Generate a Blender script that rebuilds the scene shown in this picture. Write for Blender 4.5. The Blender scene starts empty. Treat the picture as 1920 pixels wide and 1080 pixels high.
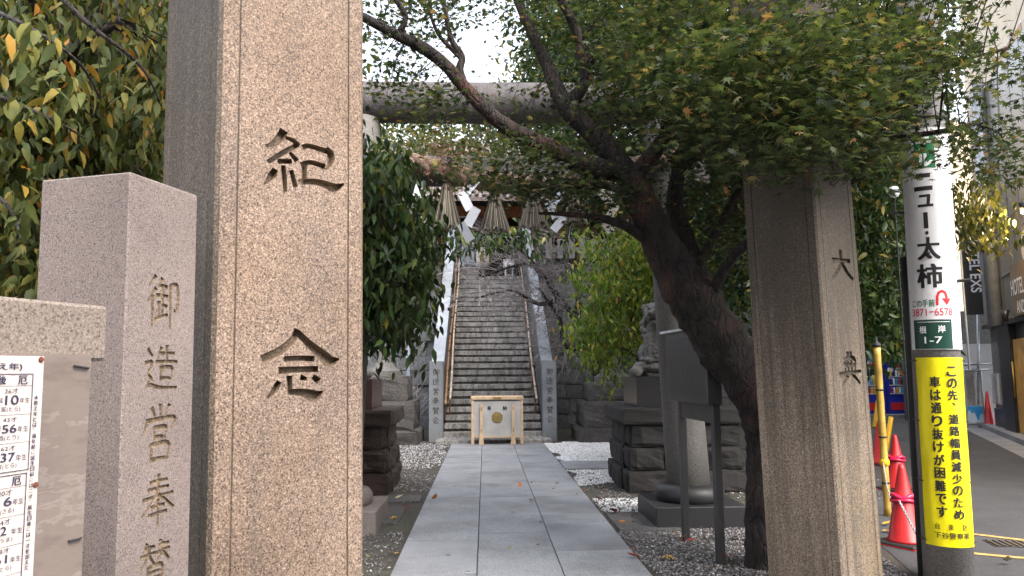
import bpy, bmesh, math, random
import numpy as np
from mathutils import Vector, Matrix, noise as mnoise
R=math.radians
random.seed(7); rng=np.random.default_rng(7)
scene=bpy.context.scene
col=scene.collection

# ------------------------------------------------------------------ camera, sky, sun, exposure
FPX=1400.0; CAMH=1.55
_a,_p,_ro=R(2.1),R(6.4),R(0.4)
CF=Vector((math.sin(_a)*math.cos(_p),math.cos(_a)*math.cos(_p),math.sin(_p)))
_r0=Vector((math.cos(_a),-math.sin(_a),0)); _u0=_r0.cross(CF)
CU=_u0*math.cos(_ro)+_r0*math.sin(_ro); CR=_r0*math.cos(_ro)-_u0*math.sin(_ro)
CAM=Vector((0,0,CAMH))
cd=bpy.data.cameras.new('camera'); cam=bpy.data.objects.new('camera',cd); col.objects.link(cam)
cd.sensor_fit='HORIZONTAL'; cd.sensor_width=36.0; cd.lens=36.0*FPX/1920.0; cd.clip_start=0.05; cd.clip_end=600
cam.matrix_world=Matrix(((CR.x,CU.x,-CF.x,0),(CR.y,CU.y,-CF.y,0),(CR.z,CU.z,-CF.z,CAMH),(0,0,0,1)))
scene.camera=cam
SUN=Vector((0.42,-0.55,0.80)).normalized()
w=bpy.data.worlds.new('World'); scene.world=w; w.use_nodes=True
nt=w.node_tree; nt.nodes.clear()
sk=nt.nodes.new('ShaderNodeTexSky'); sk.sky_type='NISHITA'; sk.sun_disc=False
sk.sun_elevation=math.asin(SUN.z); sk.sun_rotation=math.atan2(SUN.x,SUN.y); sk.air_density=1.0; sk.dust_density=4.0; sk.ozone_density=1.0
bg=nt.nodes.new('ShaderNodeBackground'); bg.inputs[1].default_value=0.15
wo=nt.nodes.new('ShaderNodeOutputWorld'); hs_=nt.nodes.new('ShaderNodeHueSaturation'); hs_.inputs['Saturation'].default_value=.38; hs_.inputs['Value'].default_value=2.3; nt.links.new(sk.outputs[0],hs_.inputs['Color']); nt.links.new(hs_.outputs[0],bg.inputs[0]); nt.links.new(bg.outputs[0],wo.inputs[0])
sl=bpy.data.lights.new('sun','SUN'); sl.energy=.5; sl.angle=R(28); sl.color=(1.0,0.80,0.60)
so=bpy.data.objects.new('sun',sl); col.objects.link(so); so.rotation_euler=(-SUN).to_track_quat('-Z','Y').to_euler(); so.location=(5,-5,12)
vs=scene.view_settings; vs.view_transform='Standard'; vs.look='None'; vs.exposure=1.25; vs.gamma=1.0; vs.use_curve_mapping=False
scene.cycles.max_bounces=6; scene.cycles.diffuse_bounces=3; scene.cycles.transmission_bounces=3; scene.cycles.transparent_max_bounces=8

def ray(x,y): return CF+CR*((x-960)/FPX)-CU*((y-540)/FPX)
def G(x,y,z=0.0):
    d=ray(x,y); return CAM+d*((z-CAMH)/d.z)
def PY(x,y,Y):
    d=ray(x,y); return CAM+d*(Y/d.y)

# ------------------------------------------------------------------ helpers
def tagit(o,label=None,cat=None,group=None,kind=None):
    if label: o['label']=label
    if cat: o['category']=cat
    if group: o['group']=group
    if kind: o['kind']=kind
    return o
def empty(name,loc=(0,0,0),rz=0,label=None,cat=None,group=None):
    o=bpy.data.objects.new(name,None); col.objects.link(o); o.location=loc; o.rotation_euler=(0,0,rz); o.empty_display_size=.1
    return tagit(o,label,cat,group)
def link(name,me,parent=None,kind=None):
    o=bpy.data.objects.new(name,me); col.objects.link(o)
    if parent: o.parent=parent
    if kind: o['kind']=kind
    return o
class MB:
    def __init__(s): s.v=[]; s.f=[]
    def add(s,vs,fs,M=None):
        n=len(s.v)
        for p in vs:
            p=Vector(p); s.v.append(tuple(M@p if M else p))
        s.f+= [tuple(i+n for i in f) for f in fs]; return s
    def box(s,x0,x1,y0,y1,z0,z1,M=None,b=0):
        if b: return s.add(*bevbox(x0,x1,y0,y1,z0,z1,b),M)
        vs=[(x,y,z) for z in (z0,z1) for y in (y0,y1) for x in (x0,x1)]
        return s.add(vs,[(0,2,3,1),(4,5,7,6),(0,1,5,4),(2,6,7,3),(0,4,6,2),(1,3,7,5)],M)
    def tube(s,pts,rad,n=8,cap=True,jit=0):
        pts=[Vector(p) for p in pts]; rad=rad if hasattr(rad,'__len__') else [rad]*len(pts)
        base=len(s.v); up=Vector((0.13,0.2,1)).normalized(); fr=None
        for i,p in enumerate(pts):
            t=(pts[min(i+1,len(pts)-1)]-pts[max(i-1,0)]).normalized()
            if fr is None:
                a=t.cross(up); 
                if a.length<.1: a=t.cross(Vector((1,0,0)))
                a.normalize()
            else:
                a=(fr-t*fr.dot(t)).normalized()
            fr=a; b=t.cross(a)
            for k in range(n):
                an=2*math.pi*k/n; rr=rad[i]
                if jit: rr*=1+jit*mnoise.noise(Vector((math.cos(an)*1.7,math.sin(an)*1.7,i*.55+base*.01)))
                s.v.append(tuple(p+a*(math.cos(an)*rr)+b*(math.sin(an)*rr)))
        for i in range(len(pts)-1):
            for k in range(n):
                a0=base+i*n+k; a1=base+i*n+(k+1)%n
                s.f.append((a0,a1,a1+n,a0+n))
        if cap:
            s.f.append(tuple(base+k for k in range(n))[::-1]); s.f.append(tuple(base+(len(pts)-1)*n+k for k in range(n)))
        return s
    def lathe(s,prof,n=20,M=None,cx=0,cy=0):
        vs=[];fs=[]
        for r,z in prof:
            for k in range(n):
                a=2*math.pi*k/n; vs.append((cx+r*math.cos(a),cy+r*math.sin(a),z))
        for i in range(len(prof)-1):
            for k in range(n):
                fs.append((i*n+k,i*n+(k+1)%n,(i+1)*n+(k+1)%n,(i+1)*n+k))
        fs.append(tuple(range(n))[::-1]); fs.append(tuple((len(prof)-1)*n+k for k in range(n)))
        return s.add(vs,fs,M)
    def prism(s,poly,z0,z1,M=None):
        n=len(poly); vs=[(x,y,z0) for x,y in poly]+[(x,y,z1) for x,y in poly]
        fs=[tuple(range(n))[::-1],tuple(range(n,2*n))]+[(i,(i+1)%n,n+(i+1)%n,n+i) for i in range(n)]
        return s.add(vs,fs,M)
    def ell(s,c,r,M=None,n=10,m=7,rot=None):
        vs=[];fs=[]
        for j in range(m+1):
            ph=math.pi*j/m
            for k in range(n):
                a=2*math.pi*k/n; p=Vector((r[0]*math.sin(ph)*math.cos(a),r[1]*math.sin(ph)*math.sin(a),r[2]*math.cos(ph)))
                if rot: p=rot@p
                vs.append(tuple(p+Vector(c)))
        for j in range(m):
            for k in range(n): fs.append((j*n+k,(j+1)*n+k,(j+1)*n+(k+1)%n,j*n+(k+1)%n))
        return s.add(vs,fs,M)
    def mesh(s,name,mat,smooth=False):
        me=bpy.data.meshes.new(name); me.from_pydata(s.v,[],s.f); me.materials.append(mat)
        if smooth: me.polygons.foreach_set('use_smooth',[True]*len(me.polygons))
        me.update(); return me
    def build(s,name,mat,parent=None,smooth=False,kind=None):
        return link(name,s.mesh(name,mat,smooth),parent,kind)
def bevbox(x0,x1,y0,y1,z0,z1,b):
    bm=bmesh.new(); bmesh.ops.create_cube(bm,size=1)
    for v in bm.verts: v.co=Vector(((x0+x1)/2+v.co.x*(x1-x0),(y0+y1)/2+v.co.y*(y1-y0),(z0+z1)/2+v.co.z*(z1-z0)))
    bmesh.ops.bevel(bm,geom=bm.edges[:],offset=b,segments=1,affect='EDGES')
    r=([tuple(v.co) for v in bm.verts],[tuple(v.index for v in f.verts) for f in bm.faces]); bm.free(); return r
def npmesh(name,V,F,mat,parent=None,smooth=False,kind=None):
    """V (n,3), F (m,3) triangles"""
    me=bpy.data.meshes.new(name); me.vertices.add(len(V)); me.vertices.foreach_set('co',V.astype(np.float32).ravel())
    me.loops.add(F.size); me.loops.foreach_set('vertex_index',F.astype(np.int32).ravel())
    me.polygons.add(len(F)); me.polygons.foreach_set('loop_start',np.arange(len(F),dtype=np.int32)*3)
    me.materials.append(mat); me.update(calc_edges=True)
    if smooth: me.polygons.foreach_set('use_smooth',[True]*len(F))
    return link(name,me,parent,kind)
def spline(pts,n=6):
    """Catmull-Rom through tuples of any length"""
    P=np.array(pts,float); out=[]
    for i in range(len(P)-1):
        p0=P[max(i-1,0)];p1=P[i];p2=P[i+1];p3=P[min(i+2,len(P)-1)]
        for k in range(n):
            t=k/n; out.append(.5*((2*p1)+(-p0+p2)*t+(2*p0-5*p1+4*p2-p3)*t*t+(-p0+3*p1-3*p2+p3)*t**3))
    out.append(P[-1]); return np.array(out)

# ------------------------------------------------------------------ materials
def mat(name):
    m=bpy.data.materials.new(name); m.use_nodes=True; nt=m.node_tree; nt.nodes.clear()
    o=nt.nodes.new('ShaderNodeOutputMaterial'); b=nt.nodes.new('ShaderNodeBsdfPrincipled'); nt.links.new(b.outputs[0],o.inputs[0])
    return m,nt,b,o
def nd(nt,t,**k):
    n=nt.nodes.new(t)
    for a,v in k.items(): setattr(n,a,v)
    return n
def ramp(nt,inp,stops,interp='LINEAR'):
    r=nt.nodes.new('ShaderNodeValToRGB'); r.color_ramp.interpolation=interp; e=r.color_ramp.elements
    while len(e)<len(stops): e.new(.5)
    for el,(p,c) in zip(e,stops):
        el.position=p; el.color=(*c,1) if len(c)==3 else c
    nt.links.new(inp,r.inputs[0]); return r.outputs[0]
def coords(nt,scale=(1,1,1),kind='Object'):
    tc=nt.nodes.new('ShaderNodeTexCoord'); mp=nt.nodes.new('ShaderNodeMapping'); mp.inputs['Scale'].default_value=scale
    oi=nt.nodes.new('ShaderNodeObjectInfo'); ml=nt.nodes.new('ShaderNodeMath'); ml.operation='MULTIPLY'; ml.inputs[1].default_value=37.0
    nt.links.new(oi.outputs['Random'],ml.inputs[0]); ad=nt.nodes.new('ShaderNodeVectorMath'); ad.operation='ADD'
    nt.links.new(tc.outputs[kind],ad.inputs[0]); nt.links.new(ml.outputs[0],ad.inputs[1])
    nt.links.new(ad.outputs[0],mp.inputs[0]); return mp.outputs[0]
def noise(nt,vec,scale,detail=3,rough=.55,out='Fac'):
    n=nt.nodes.new('ShaderNodeTexNoise'); n.inputs['Scale'].default_value=scale; n.inputs['Detail'].default_value=detail; n.inputs['Roughness'].default_value=rough
    nt.links.new(vec,n.inputs['Vector']); return n.outputs[out]
def mix(nt,a,b,fac,mode='MIX'):
    m=nt.nodes.new('ShaderNodeMix'); m.data_type='RGBA'; m.blend_type=mode
    for s,v in ((m.inputs[6],a),(m.inputs[7],b),(m.inputs[0],fac)):
        if isinstance(v,(tuple,list)): s.default_value=(*v,1) if len(v)==3 else v
        elif isinstance(v,(int,float)): s.default_value=v
        else: nt.links.new(v,s)
    return m.outputs[2]
def bump(nt,b,h,strength=.5,dist=.01,prev=None):
    n=nt.nodes.new('ShaderNodeBump'); n.inputs['Strength'].default_value=strength; n.inputs['Distance'].default_value=dist
    nt.links.new(h,n.inputs['Height'])
    if prev: nt.links.new(prev,n.inputs['Normal'])
    nt.links.new(n.outputs[0],b.inputs['Normal']); return n.outputs[0]
def plain(name,c,rough=.6,metal=0,var=.12,vscale=6,bumps=0,spec=.5):
    m,nt,b,o=mat(name); v=coords(nt)
    f=noise(nt,v,vscale,4)
    d=tuple(x*(1-var*1.6) for x in c); l=tuple(min(1,x*(1+var)) for x in c)
    nt.links.new(ramp(nt,f,[(.3,d),(.7,l)]),b.inputs['Base Color'])
    b.inputs['Roughness'].default_value=rough; b.inputs['Metallic'].default_value=metal; b.inputs['Specular IOR Level'].default_value=spec
    if bumps: bump(nt,b,noise(nt,v,vscale*8,4),bumps,.005)
    return m
def granite(name,dark,mid,light,speck=150,stain=(.05,.045,.04),samt=.5,sscale=(3,3,.5),slo=.5,shi=.75,rough=.75,tint=None,bstr=.35,zst=None):
    m,nt,b,o=mat(name); v=coords(nt)
    f=noise(nt,v,speck*1.5,3,.72)
    c=ramp(nt,f,[(.40,dark),(.45,mid),(.54,mid),(.62,light)])
    f2=noise(nt,v,speck*.75,3,.75)
    c=mix(nt,c,ramp(nt,f2,[(.38,dark),(.46,mid),(.56,mid),(.66,light)]),.4)
    f3=noise(nt,v,1.4,4,.6)
    c=mix(nt,c,(.0,.0,.0),ramp(nt,f3,[(.35,(.32,)*3),(.65,(0,0,0))]))
    if tint: c=mix(nt,c,tint,ramp(nt,noise(nt,v,.9,3),[(.45,(0,0,0)),(.7,(.55,)*3)]),'MULTIPLY')
    vs_=coords(nt,sscale); s=noise(nt,vs_,2.2,6,.68)
    sf=ramp(nt,s,[(slo,(0,0,0)),(shi,(samt,)*3)])
    # stain breaks up on the grain
    sf=mix(nt,sf,ramp(nt,f,[(.35,(1,)*3),(.62,(.25,)*3)]),1.0,'MULTIPLY')
    c=mix(nt,c,stain,sf)
    if zst:
        # rain grime creeping down from the top, broken into streaks
        tc=nt.nodes.new('ShaderNodeTexCoord'); sx=nt.nodes.new('ShaderNodeSeparateXYZ'); nt.links.new(tc.outputs['Object'],sx.inputs[0])
        mr=nt.nodes.new('ShaderNodeMapRange'); mr.inputs['From Min'].default_value=zst[0]; mr.inputs['From Max'].default_value=zst[1]; nt.links.new(sx.outputs['Z'],mr.inputs['Value'])
        ad=nt.nodes.new('ShaderNodeMath'); ad.operation='ADD'; nt.links.new(mr.outputs[0],ad.inputs[0])
        sn=noise(nt,coords(nt,(9,9,.3)),1.6,6,.72); nt.links.new(ramp(nt,sn,[(.3,(0,0,0)),(.7,(1,1,1))]),ad.inputs[1])
        fz=ramp(nt,ad.outputs[0],[(.45,(0,0,0)),(1.0,(zst[2],)*3)])
        fz=mix(nt,fz,ramp(nt,f,[(.40,(1,)*3),(.62,(.68,)*3)]),1.0,'MULTIPLY')
        c=mix(nt,c,stain,fz)
    nt.links.new(c,b.inputs['Base Color']); b.inputs['Roughness'].default_value=rough
    bump(nt,b,f,bstr,.002)
    return m
def leafmat(name,stops,trans=.35,rough=.42,tcol=1.6):
    m,nt,b,o=mat(name); g=nt.nodes.new('ShaderNodeNewGeometry')
    c=ramp(nt,g.outputs['Random Per Island'],stops)
    v=coords(nt); c=mix(nt,c,(.35,.33,.3),ramp(nt,noise(nt,v,1.1,3),[(.4,(0,0,0)),(.62,(.35,)*3)]),'MULTIPLY')
    nt.links.new(c,b.inputs['Base Color']); b.inputs['Roughness'].default_value=rough; b.inputs['Specular IOR Level'].default_value=.25
    t=nt.nodes.new('ShaderNodeBsdfTranslucent'); nt.links.new(mix(nt,c,(tcol,tcol,tcol*.5),1.0,'MULTIPLY'),t.inputs[0])
    ms=nt.nodes.new('ShaderNodeMixShader'); ms.inputs[0].default_value=trans
    nt.links.new(b.outputs[0],ms.inputs[1]); nt.links.new(t.outputs[0],ms.inputs[2]); nt.links.new(ms.outputs[0],o.inputs[0])
    return m
def emis(name,c,s):
    m,nt,b,o=mat(name); b.inputs['Base Color'].default_value=(*c,1); b.inputs['Emission Color'].default_value=(*c,1); b.inputs['Emission Strength'].default_value=s; return m

M={}
M['pink']=granite('pink_granite',(.03,.021,.016),(.20,.143,.108),(.43,.33,.255),speck=125,samt=.7,slo=.50,shi=.72,sscale=(4,4,.35),tint=(.75,.6,.42),bstr=.6)
M['pink_side']=granite('weathered_pink_granite',(.02,.016,.013),(.15,.115,.085),(.38,.30,.225),speck=110,samt=.95,slo=.40,shi=.60,sscale=(5,5,.3),stain=(.05,.04,.03),zst=(.8,4.6,.5),bstr=.6)
M['pink_r']=granite('stained_pink_granite',(.03,.022,.016),(.20,.155,.115),(.44,.35,.27),speck=110,samt=.75,slo=.44,shi=.66,sscale=(5,5,.35),stain=(.035,.028,.02),tint=(.75,.68,.45),bstr=.6,zst=(1.0,2.9,.95))
M['post']=granite('fresh_pink_granite',(.06,.048,.045),(.20,.160,.146),(.32,.272,.252),speck=170,samt=.15,slo=.55,shi=.8,stain=(.12,.1,.09))
M['cap']=granite('buff_granite',(.06,.048,.04),(.21,.17,.142),(.33,.28,.235),speck=170,samt=.15,slo=.55,shi=.8,stain=(.14,.12,.1))
M['torii']=granite('torii_granite',(.045,.042,.038),(.13,.122,.113),(.23,.218,.203),speck=90,samt=.6,slo=.5,shi=.75,sscale=(4,4,.5),stain=(.06,.05,.045))
M['beam']=granite('streaked_torii_granite',(.04,.034,.034),(.105,.094,.094),(.19,.17,.17),speck=60,samt=.95,slo=.40,shi=.56,sscale=(7,3,1.1),stain=(.035,.028,.03))
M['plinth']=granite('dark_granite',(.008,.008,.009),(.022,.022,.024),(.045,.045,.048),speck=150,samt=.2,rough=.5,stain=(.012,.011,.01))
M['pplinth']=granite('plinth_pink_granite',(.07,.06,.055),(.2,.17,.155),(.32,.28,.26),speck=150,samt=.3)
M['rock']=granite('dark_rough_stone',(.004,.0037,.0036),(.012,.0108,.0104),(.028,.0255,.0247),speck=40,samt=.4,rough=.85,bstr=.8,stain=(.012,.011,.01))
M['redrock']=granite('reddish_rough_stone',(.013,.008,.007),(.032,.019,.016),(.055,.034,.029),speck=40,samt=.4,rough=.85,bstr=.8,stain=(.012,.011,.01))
M['grayrock']=granite('grey_rough_stone',(.03,.028,.028),(.085,.08,.077),(.16,.152,.147),speck=35,samt=.6,rough=.85,bstr=.8)
M['polished']=granite('polished_black_granite',(.012,.012,.014),(.03,.03,.032),(.06,.06,.06),speck=200,samt=0,rough=.22,bstr=.03)
M['statue']=granite('statue_stone',(.05,.048,.045),(.16,.155,.145),(.28,.275,.26),speck=70,samt=.7,slo=.42,shi=.66,sscale=(6,6,2),stain=(.03,.03,.028),bstr=.7)
M['step']=granite('stair_stone',(.13,.124,.115),(.40,.38,.355),(.58,.555,.52),speck=42,samt=.97,slo=.46,shi=.57,sscale=(4.5,1.5,1.3),stain=(.022,.02,.018),bstr=.6)
M['stairpost']=granite('blue_grey_granite',(.12,.13,.14),(.25,.27,.29),(.36,.38,.41),speck=120,samt=.15)
M['coping']=granite('pale_coping_granite',(.25,.27,.3),(.42,.45,.49),(.55,.58,.62),speck=80,samt=.5,slo=.5,shi=.7,stain=(.16,.16,.17))
M['wall']=granite('retaining_wall_stone',(.06,.062,.065),(.15,.155,.16),(.25,.26,.265),speck=30,samt=.75,slo=.45,shi=.7,sscale=(1,1,.4),stain=(.05,.05,.05))
M['fence_stone']=granite('stone_fence_granite',(.09,.085,.08),(.24,.23,.22),(.38,.37,.35),speck=40,samt=.6,stain=(.06,.055,.05))
M['letter']=plain('engraved_letter_dirt',(.06,.048,.032),.9,var=.5,vscale=40)
M['letter2']=granite('engraved_floor',(.04,.028,.02),(.15,.105,.068),(.29,.22,.14),speck=110,samt=.45,stain=(.02,.016,.012))
M['metal']=plain('grey_painted_steel',(.06,.06,.063),.42,metal=.5,var=.08)
M['steelpanel']=plain('brushed_steel_panel',(.075,.075,.08),.35,metal=.6,var=.12,vscale=3)
M['whiteedge']=plain('pale_steel_edge',(.7,.72,.74),.4)
M['concrete']=granite('pole_concrete',(.14,.135,.13),(.27,.26,.25),(.36,.35,.335),speck=60,samt=.3,slo=.5,shi=.8,stain=(.12,.11,.1),bstr=.2)
M['white']=plain('white_sign_enamel',(.78,.78,.80),.3,var=.03)
M['offwhite']=plain('weathered_white_board',(.50,.45,.42),.5,var=.05)
M['green']=plain('green_sign_paint',(.01,.16,.055),.35,var=.05)
M['dkgreen']=plain('dark_green_plate',(.008,.05,.035),.35,var=.05)
M['black']=plain('black_lettering',(.012,.012,.014),.5,var=.05)
M['navy']=plain('faded_navy_print',(.035,.03,.07),.5,var=.05)
M['redprint']=plain('red_lettering',(.62,.02,.03),.45,var=.05)
M['whiteprint']=plain('white_lettering',(.85,.85,.86),.4,var=.02)
M['yellow']=plain('yellow_vinyl_banner',(.80,.70,.005),.34,var=.08,vscale=5,bumps=.35)
M['conered']=plain('red_cone_plastic',(.50,.018,.02),.38,var=.14,vscale=5)
M['conepink']=plain('pink_red_tape',(.75,.02,.09),.3,var=.1)
M['coneyellow']=plain('yellow_cone_plastic',(.75,.42,.01),.4,var=.12)
M['rubber']=plain('black_rubber',(.02,.02,.022),.7)
M['bamboo']=plain('yellow_bamboo',(.42,.27,.05),.45,var=.35,vscale=4)
M['oldbamboo']=plain('old_bamboo',(.60,.47,.36),.55,var=.3,vscale=9)
M['bronze']=plain('orange_bamboo',(.38,.22,.12),.55,var=.3,vscale=9)
M['woodpale']=plain('pale_cypress_wood',(.60,.43,.28),.55,var=.15,vscale=9)
M['gold']=plain('dull_gold',(.34,.25,.07),.42,metal=.7,var=.15,vscale=20)
M['boxpanel']=plain('weathered_white_panel',(.43,.43,.42),.55,var=.10,vscale=5)
M['wood']=plain('dark_shrine_wood',(.16,.085,.045),.6,var=.3,vscale=7)
M['orangewood']=plain('warm_shrine_wood',(.36,.15,.06),.6,var=.3,vscale=7)
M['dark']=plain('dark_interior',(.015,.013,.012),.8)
M['paper']=plain('white_folded_paper',(.60,.62,.68),.7,var=.06)
M['agedpaper']=plain('cream_folded_paper',(.60,.55,.48),.7,var=.08)
M['rope']=plain('brown_rope',(.20,.135,.10),.9,var=.35,vscale=25,bumps=.8)
M['pipe']=plain('pale_blue_pipe',(.38,.43,.5),.4)
M['pipe2']=plain('rusty_white_pole',(.45,.33,.3),.6,var=.5,vscale=7)
M['tile']=plain('roof_tile',(.19,.15,.14),.6,var=.35,vscale=5)
M['plaster']=plain('cream_wall_tiles',(.72,.60,.44),.7,var=.06,vscale=1.5,bumps=.1)
M['plasterg']=plain('pale_grey_wall',(.55,.56,.58),.7,var=.08,vscale=1.2)
M['tan']=plain('tan_soffit',(.48,.29,.12),.6,var=.05)
M['frame']=plain('white_trim',(.7,.68,.64),.5)
M['glass']=plain('window_glass',(.16,.22,.23),.12,var=.1,spec=.8)
M['cladding']=plain('grey_metal_cladding',(.30,.28,.25),.35,metal=.5,var=.08,vscale=1)
M['signpanel']=plain('brown_sign_panel',(.22,.155,.10),.4,var=.06)
M['blackwall']=granite('speckled_black_facade',(.01,.01,.01),(.03,.03,.03),(.35,.34,.32),speck=26,samt=0,rough=.3)
M['blacksteel']=plain('black_steel',(.018,.018,.02),.35)
M['doorwood']=plain('honey_wood_door',(.62,.33,.09),.4,var=.25,vscale=3)
M['banner']=plain('black_fabric_banner',(.035,.032,.03),.5)
M['browning']=plain('brown_brick_wall',(.24,.10,.055),.8,var=.25,vscale=4)
M['asphalt']=granite('asphalt',(.03,.03,.033),(.062,.062,.067),(.11,.11,.115),speck=90,samt=.4,slo=.5,shi=.8,sscale=(1,1,1),stain=(.045,.045,.05),rough=.85)
M['kerb']=granite('kerb_concrete',(.14,.14,.145),(.27,.27,.28),(.38,.38,.39),speck=60,samt=.3)
M['roadyellow']=plain('worn_yellow_road_paint',(.55,.33,.10),.7,var=.3,vscale=20)
M['blue']=plain('blue_machine_paint',(.02,.035,.36),.3,var=.05)
M['shelf']=plain('machine_display_glass',(.22,.3,.36),.2,var=.2,vscale=6)
M['skyblue']=plain('blue_printed_sheet',(.05,.33,.70),.4,var=.05)
M['paleblue']=plain('pale_blue_print',(.55,.68,.80),.4,var=.05)
M['silver']=plain('crumpled_silver_sheet',(.5,.5,.52),.35,metal=.4,var=.25,vscale=5,bumps=.6)
M['galv']=plain('galvanised_pipe',(.42,.43,.45),.35,metal=.6)
M['dkgreenbin']=plain('dark_green_bin',(.015,.07,.05),.5)
M['soil']=None
def m_ply():
    m,nt,b,o=mat('weathered_plywood'); v=coords(nt,(2.2,2.2,7))
    n1=noise(nt,v,1.6,7,.62); v2=coords(nt); n2=noise(nt,v2,5,5,.65)
    c=ramp(nt,n1,[(.32,(.10,.078,.066)),(.46,(.165,.132,.115)),(.52,(.155,.124,.108)),(.545,(.215,.18,.16)),(.57,(.16,.128,.112)),(.68,(.20,.165,.147))])
    c=mix(nt,c,(.10,.08,.07),ramp(nt,n2,[(.52,(0,0,0)),(.72,(.55,)*3)]))
    nt.links.new(c,b.inputs['Base Color']); b.inputs['Roughness'].default_value=.65; bump(nt,b,n1,.15,.003); return m
M['ply']=m_ply()
def m_bark(name,base,dk,patch=None):
    m,nt,b,o=mat(name); v=coords(nt,(9,9,2.6)); f=noise(nt,v,1.6,8,.7)
    c=ramp(nt,f,[(.32,dk),(.6,base),(.8,tuple(x*1.7 for x in base))])
    if patch:
        v2=coords(nt); n2=noise(nt,v2,2.3,4,.6); c=mix(nt,c,patch,ramp(nt,n2,[(.53,(0,0,0)),(.67,(.7,)*3)]))
    nt.links.new(c,b.inputs['Base Color']); b.inputs['Roughness'].default_value=.9
    vv=nt.nodes.new('ShaderNodeTexVoronoi'); vv.feature='DISTANCE_TO_EDGE'; vv.inputs['Scale'].default_value=2.2
    dn=nt.nodes.new('ShaderNodeVectorMath'); dn.operation='ADD'; nt.links.new(v,dn.inputs[0]); nt.links.new(noise(nt,v,1.3,3,.5,'Color'),dn.inputs[1]); nt.links.new(dn.outputs[0],vv.inputs['Vector'])
    r1=ramp(nt,vv.outputs['Distance'],[(0,(0,0,0)),(.16,(1,1,1))])
    h=mix(nt,r1,f,.45); bump(nt,b,h,1.0,.03); return m
M['bark']=m_bark('maple_bark',(.026,.0185,.016),(.006,.005,.0045),(.085,.038,.027))
M['darkbark']=m_bark('dark_bark',(.05,.04,.035),(.015,.012,.011))
M['twig']=plain('grey_bare_twigs',(.30,.265,.265),.8,var=.3)
M['leaf_maple']=leafmat('maple_leaves',[(0,(.015,.024,.014)),(.5,(.036,.055,.025)),(.86,(.074,.092,.042)),(.97,(.15,.13,.06)),(1,(.2,.10,.05))],.38,.6)
M['leaf_dark']=leafmat('dark_leaves',[(0,(.010,.024,.008)),(.6,(.026,.052,.014)),(.93,(.06,.085,.022)),(1,(.22,.17,.04))],.25)
M['leaf_cherry']=leafmat('cherry_leaves',[(0,(.025,.040,.012)),(.5,(.070,.088,.022)),(.84,(.13,.13,.032)),(.95,(.26,.18,.035)),(1,(.30,.12,.02))],.3,.6)
M['leaf_green']=leafmat('glossy_dark_leaves',[(0,(.014,.028,.012)),(.6,(.034,.056,.020)),(.94,(.06,.10,.025)),(1,(.25,.2,.04))],.25,.3)
M['leaf_light']=leafmat('pale_green_leaves',[(0,(.05,.10,.018)),(.5,(.13,.20,.035)),(.9,(.26,.31,.06)),(.97,(.4,.33,.06)),(1,(.4,.2,.05))],.45)
M['leaf_yellow']=leafmat('yellowing_leaves',[(0,(.05,.065,.025)),(.6,(.11,.12,.045)),(.94,(.2,.17,.07)),(1,(.25,.13,.06))],.4)
M['leaf_street']=leafmat('street_tree_leaves',[(0,(.03,.042,.015)),(.7,(.07,.082,.028)),(1,(.14,.125,.045))],.35)
M['leaf_brown']=leafmat('dry_brown_leaves',[(0,(.12,.06,.05)),(1,(.28,.17,.13))],.2,.8)
def m_straw():
    m,nt,b,o=mat('straw'); g=nt.nodes.new('ShaderNodeNewGeometry')
    c=ramp(nt,g.outputs['Random Per Island'],[(0,(.07,.06,.05)),(.45,(.24,.21,.175)),(1,(.62,.56,.44))])
    nt.links.new(c,b.inputs['Base Color']); b.inputs['Roughness'].default_value=.8; return m
M['straw']=m_straw()
def m_peb(name,stops):
    m,nt,b,o=mat(name); g=nt.nodes.new('ShaderNodeNewGeometry')
    nt.links.new(ramp(nt,g.outputs['Random Per Island'],stops),b.inputs['Base Color']); b.inputs['Roughness'].default_value=.75; return m
M['whitegravel']=m_peb('white_gravel',[(0,(.35,.34,.33)),(.25,(.6,.6,.6)),(1,(.85,.86,.88))])
M['greygravel']=m_peb('grey_gravel',[(0,(.06,.055,.055)),(.6,(.14,.135,.135)),(.9,(.25,.24,.235)),(1,(.5,.49,.48))])
def m_soil():
    m,nt,b,o=mat('packed_soil'); v=coords(nt); f=noise(nt,v,1.3,7,.65)
    c=ramp(nt,f,[(.35,(.05,.042,.036)),(.5,(.085,.075,.062)),(.62,(.075,.08,.055)),(.75,(.13,.12,.105))])
    f2=noise(nt,v,60,4,.7); c=mix(nt,c,ramp(nt,f2,[(.35,(.3,.3,.3)),(.6,(1,1,1)),(.75,(1.6,1.6,1.6))]),1,'MULTIPLY')
    nt.links.new(c,b.inputs['Base Color']); b.inputs['Roughness'].default_value=.92; bump(nt,b,f2,.8,.01); return m
M['soil']=m_soil()
def m_pave():
    m,nt,b,o=mat('grey_granite_paving'); v=coords(nt)
    oi=nt.nodes.new('ShaderNodeObjectInfo')
    f=noise(nt,v,110,3,.65); c=ramp(nt,f,[(.37,(.14,.148,.16)),(.5,(.265,.275,.295)),(.64,(.375,.387,.415))])
    c=mix(nt,c,ramp(nt,noise(nt,v,1.7,6,.65),[(.33,(.66,.65,.64)),(.56,(1,1,1)),(.75,(1.14,1.14,1.14))]),1,'MULTIPLY')
    c=mix(nt,c,ramp(nt,oi.outputs['Random'],[(0,(.95,.95,.95)),(1,(1.04,1.04,1.04))]),1,'MULTIPLY')
    nt.links.new(c,b.inputs['Base Color']); b.inputs['Roughness'].default_value=.62; bump(nt,b,f,.15,.002); return m
M['pave']=m_pave()

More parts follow.
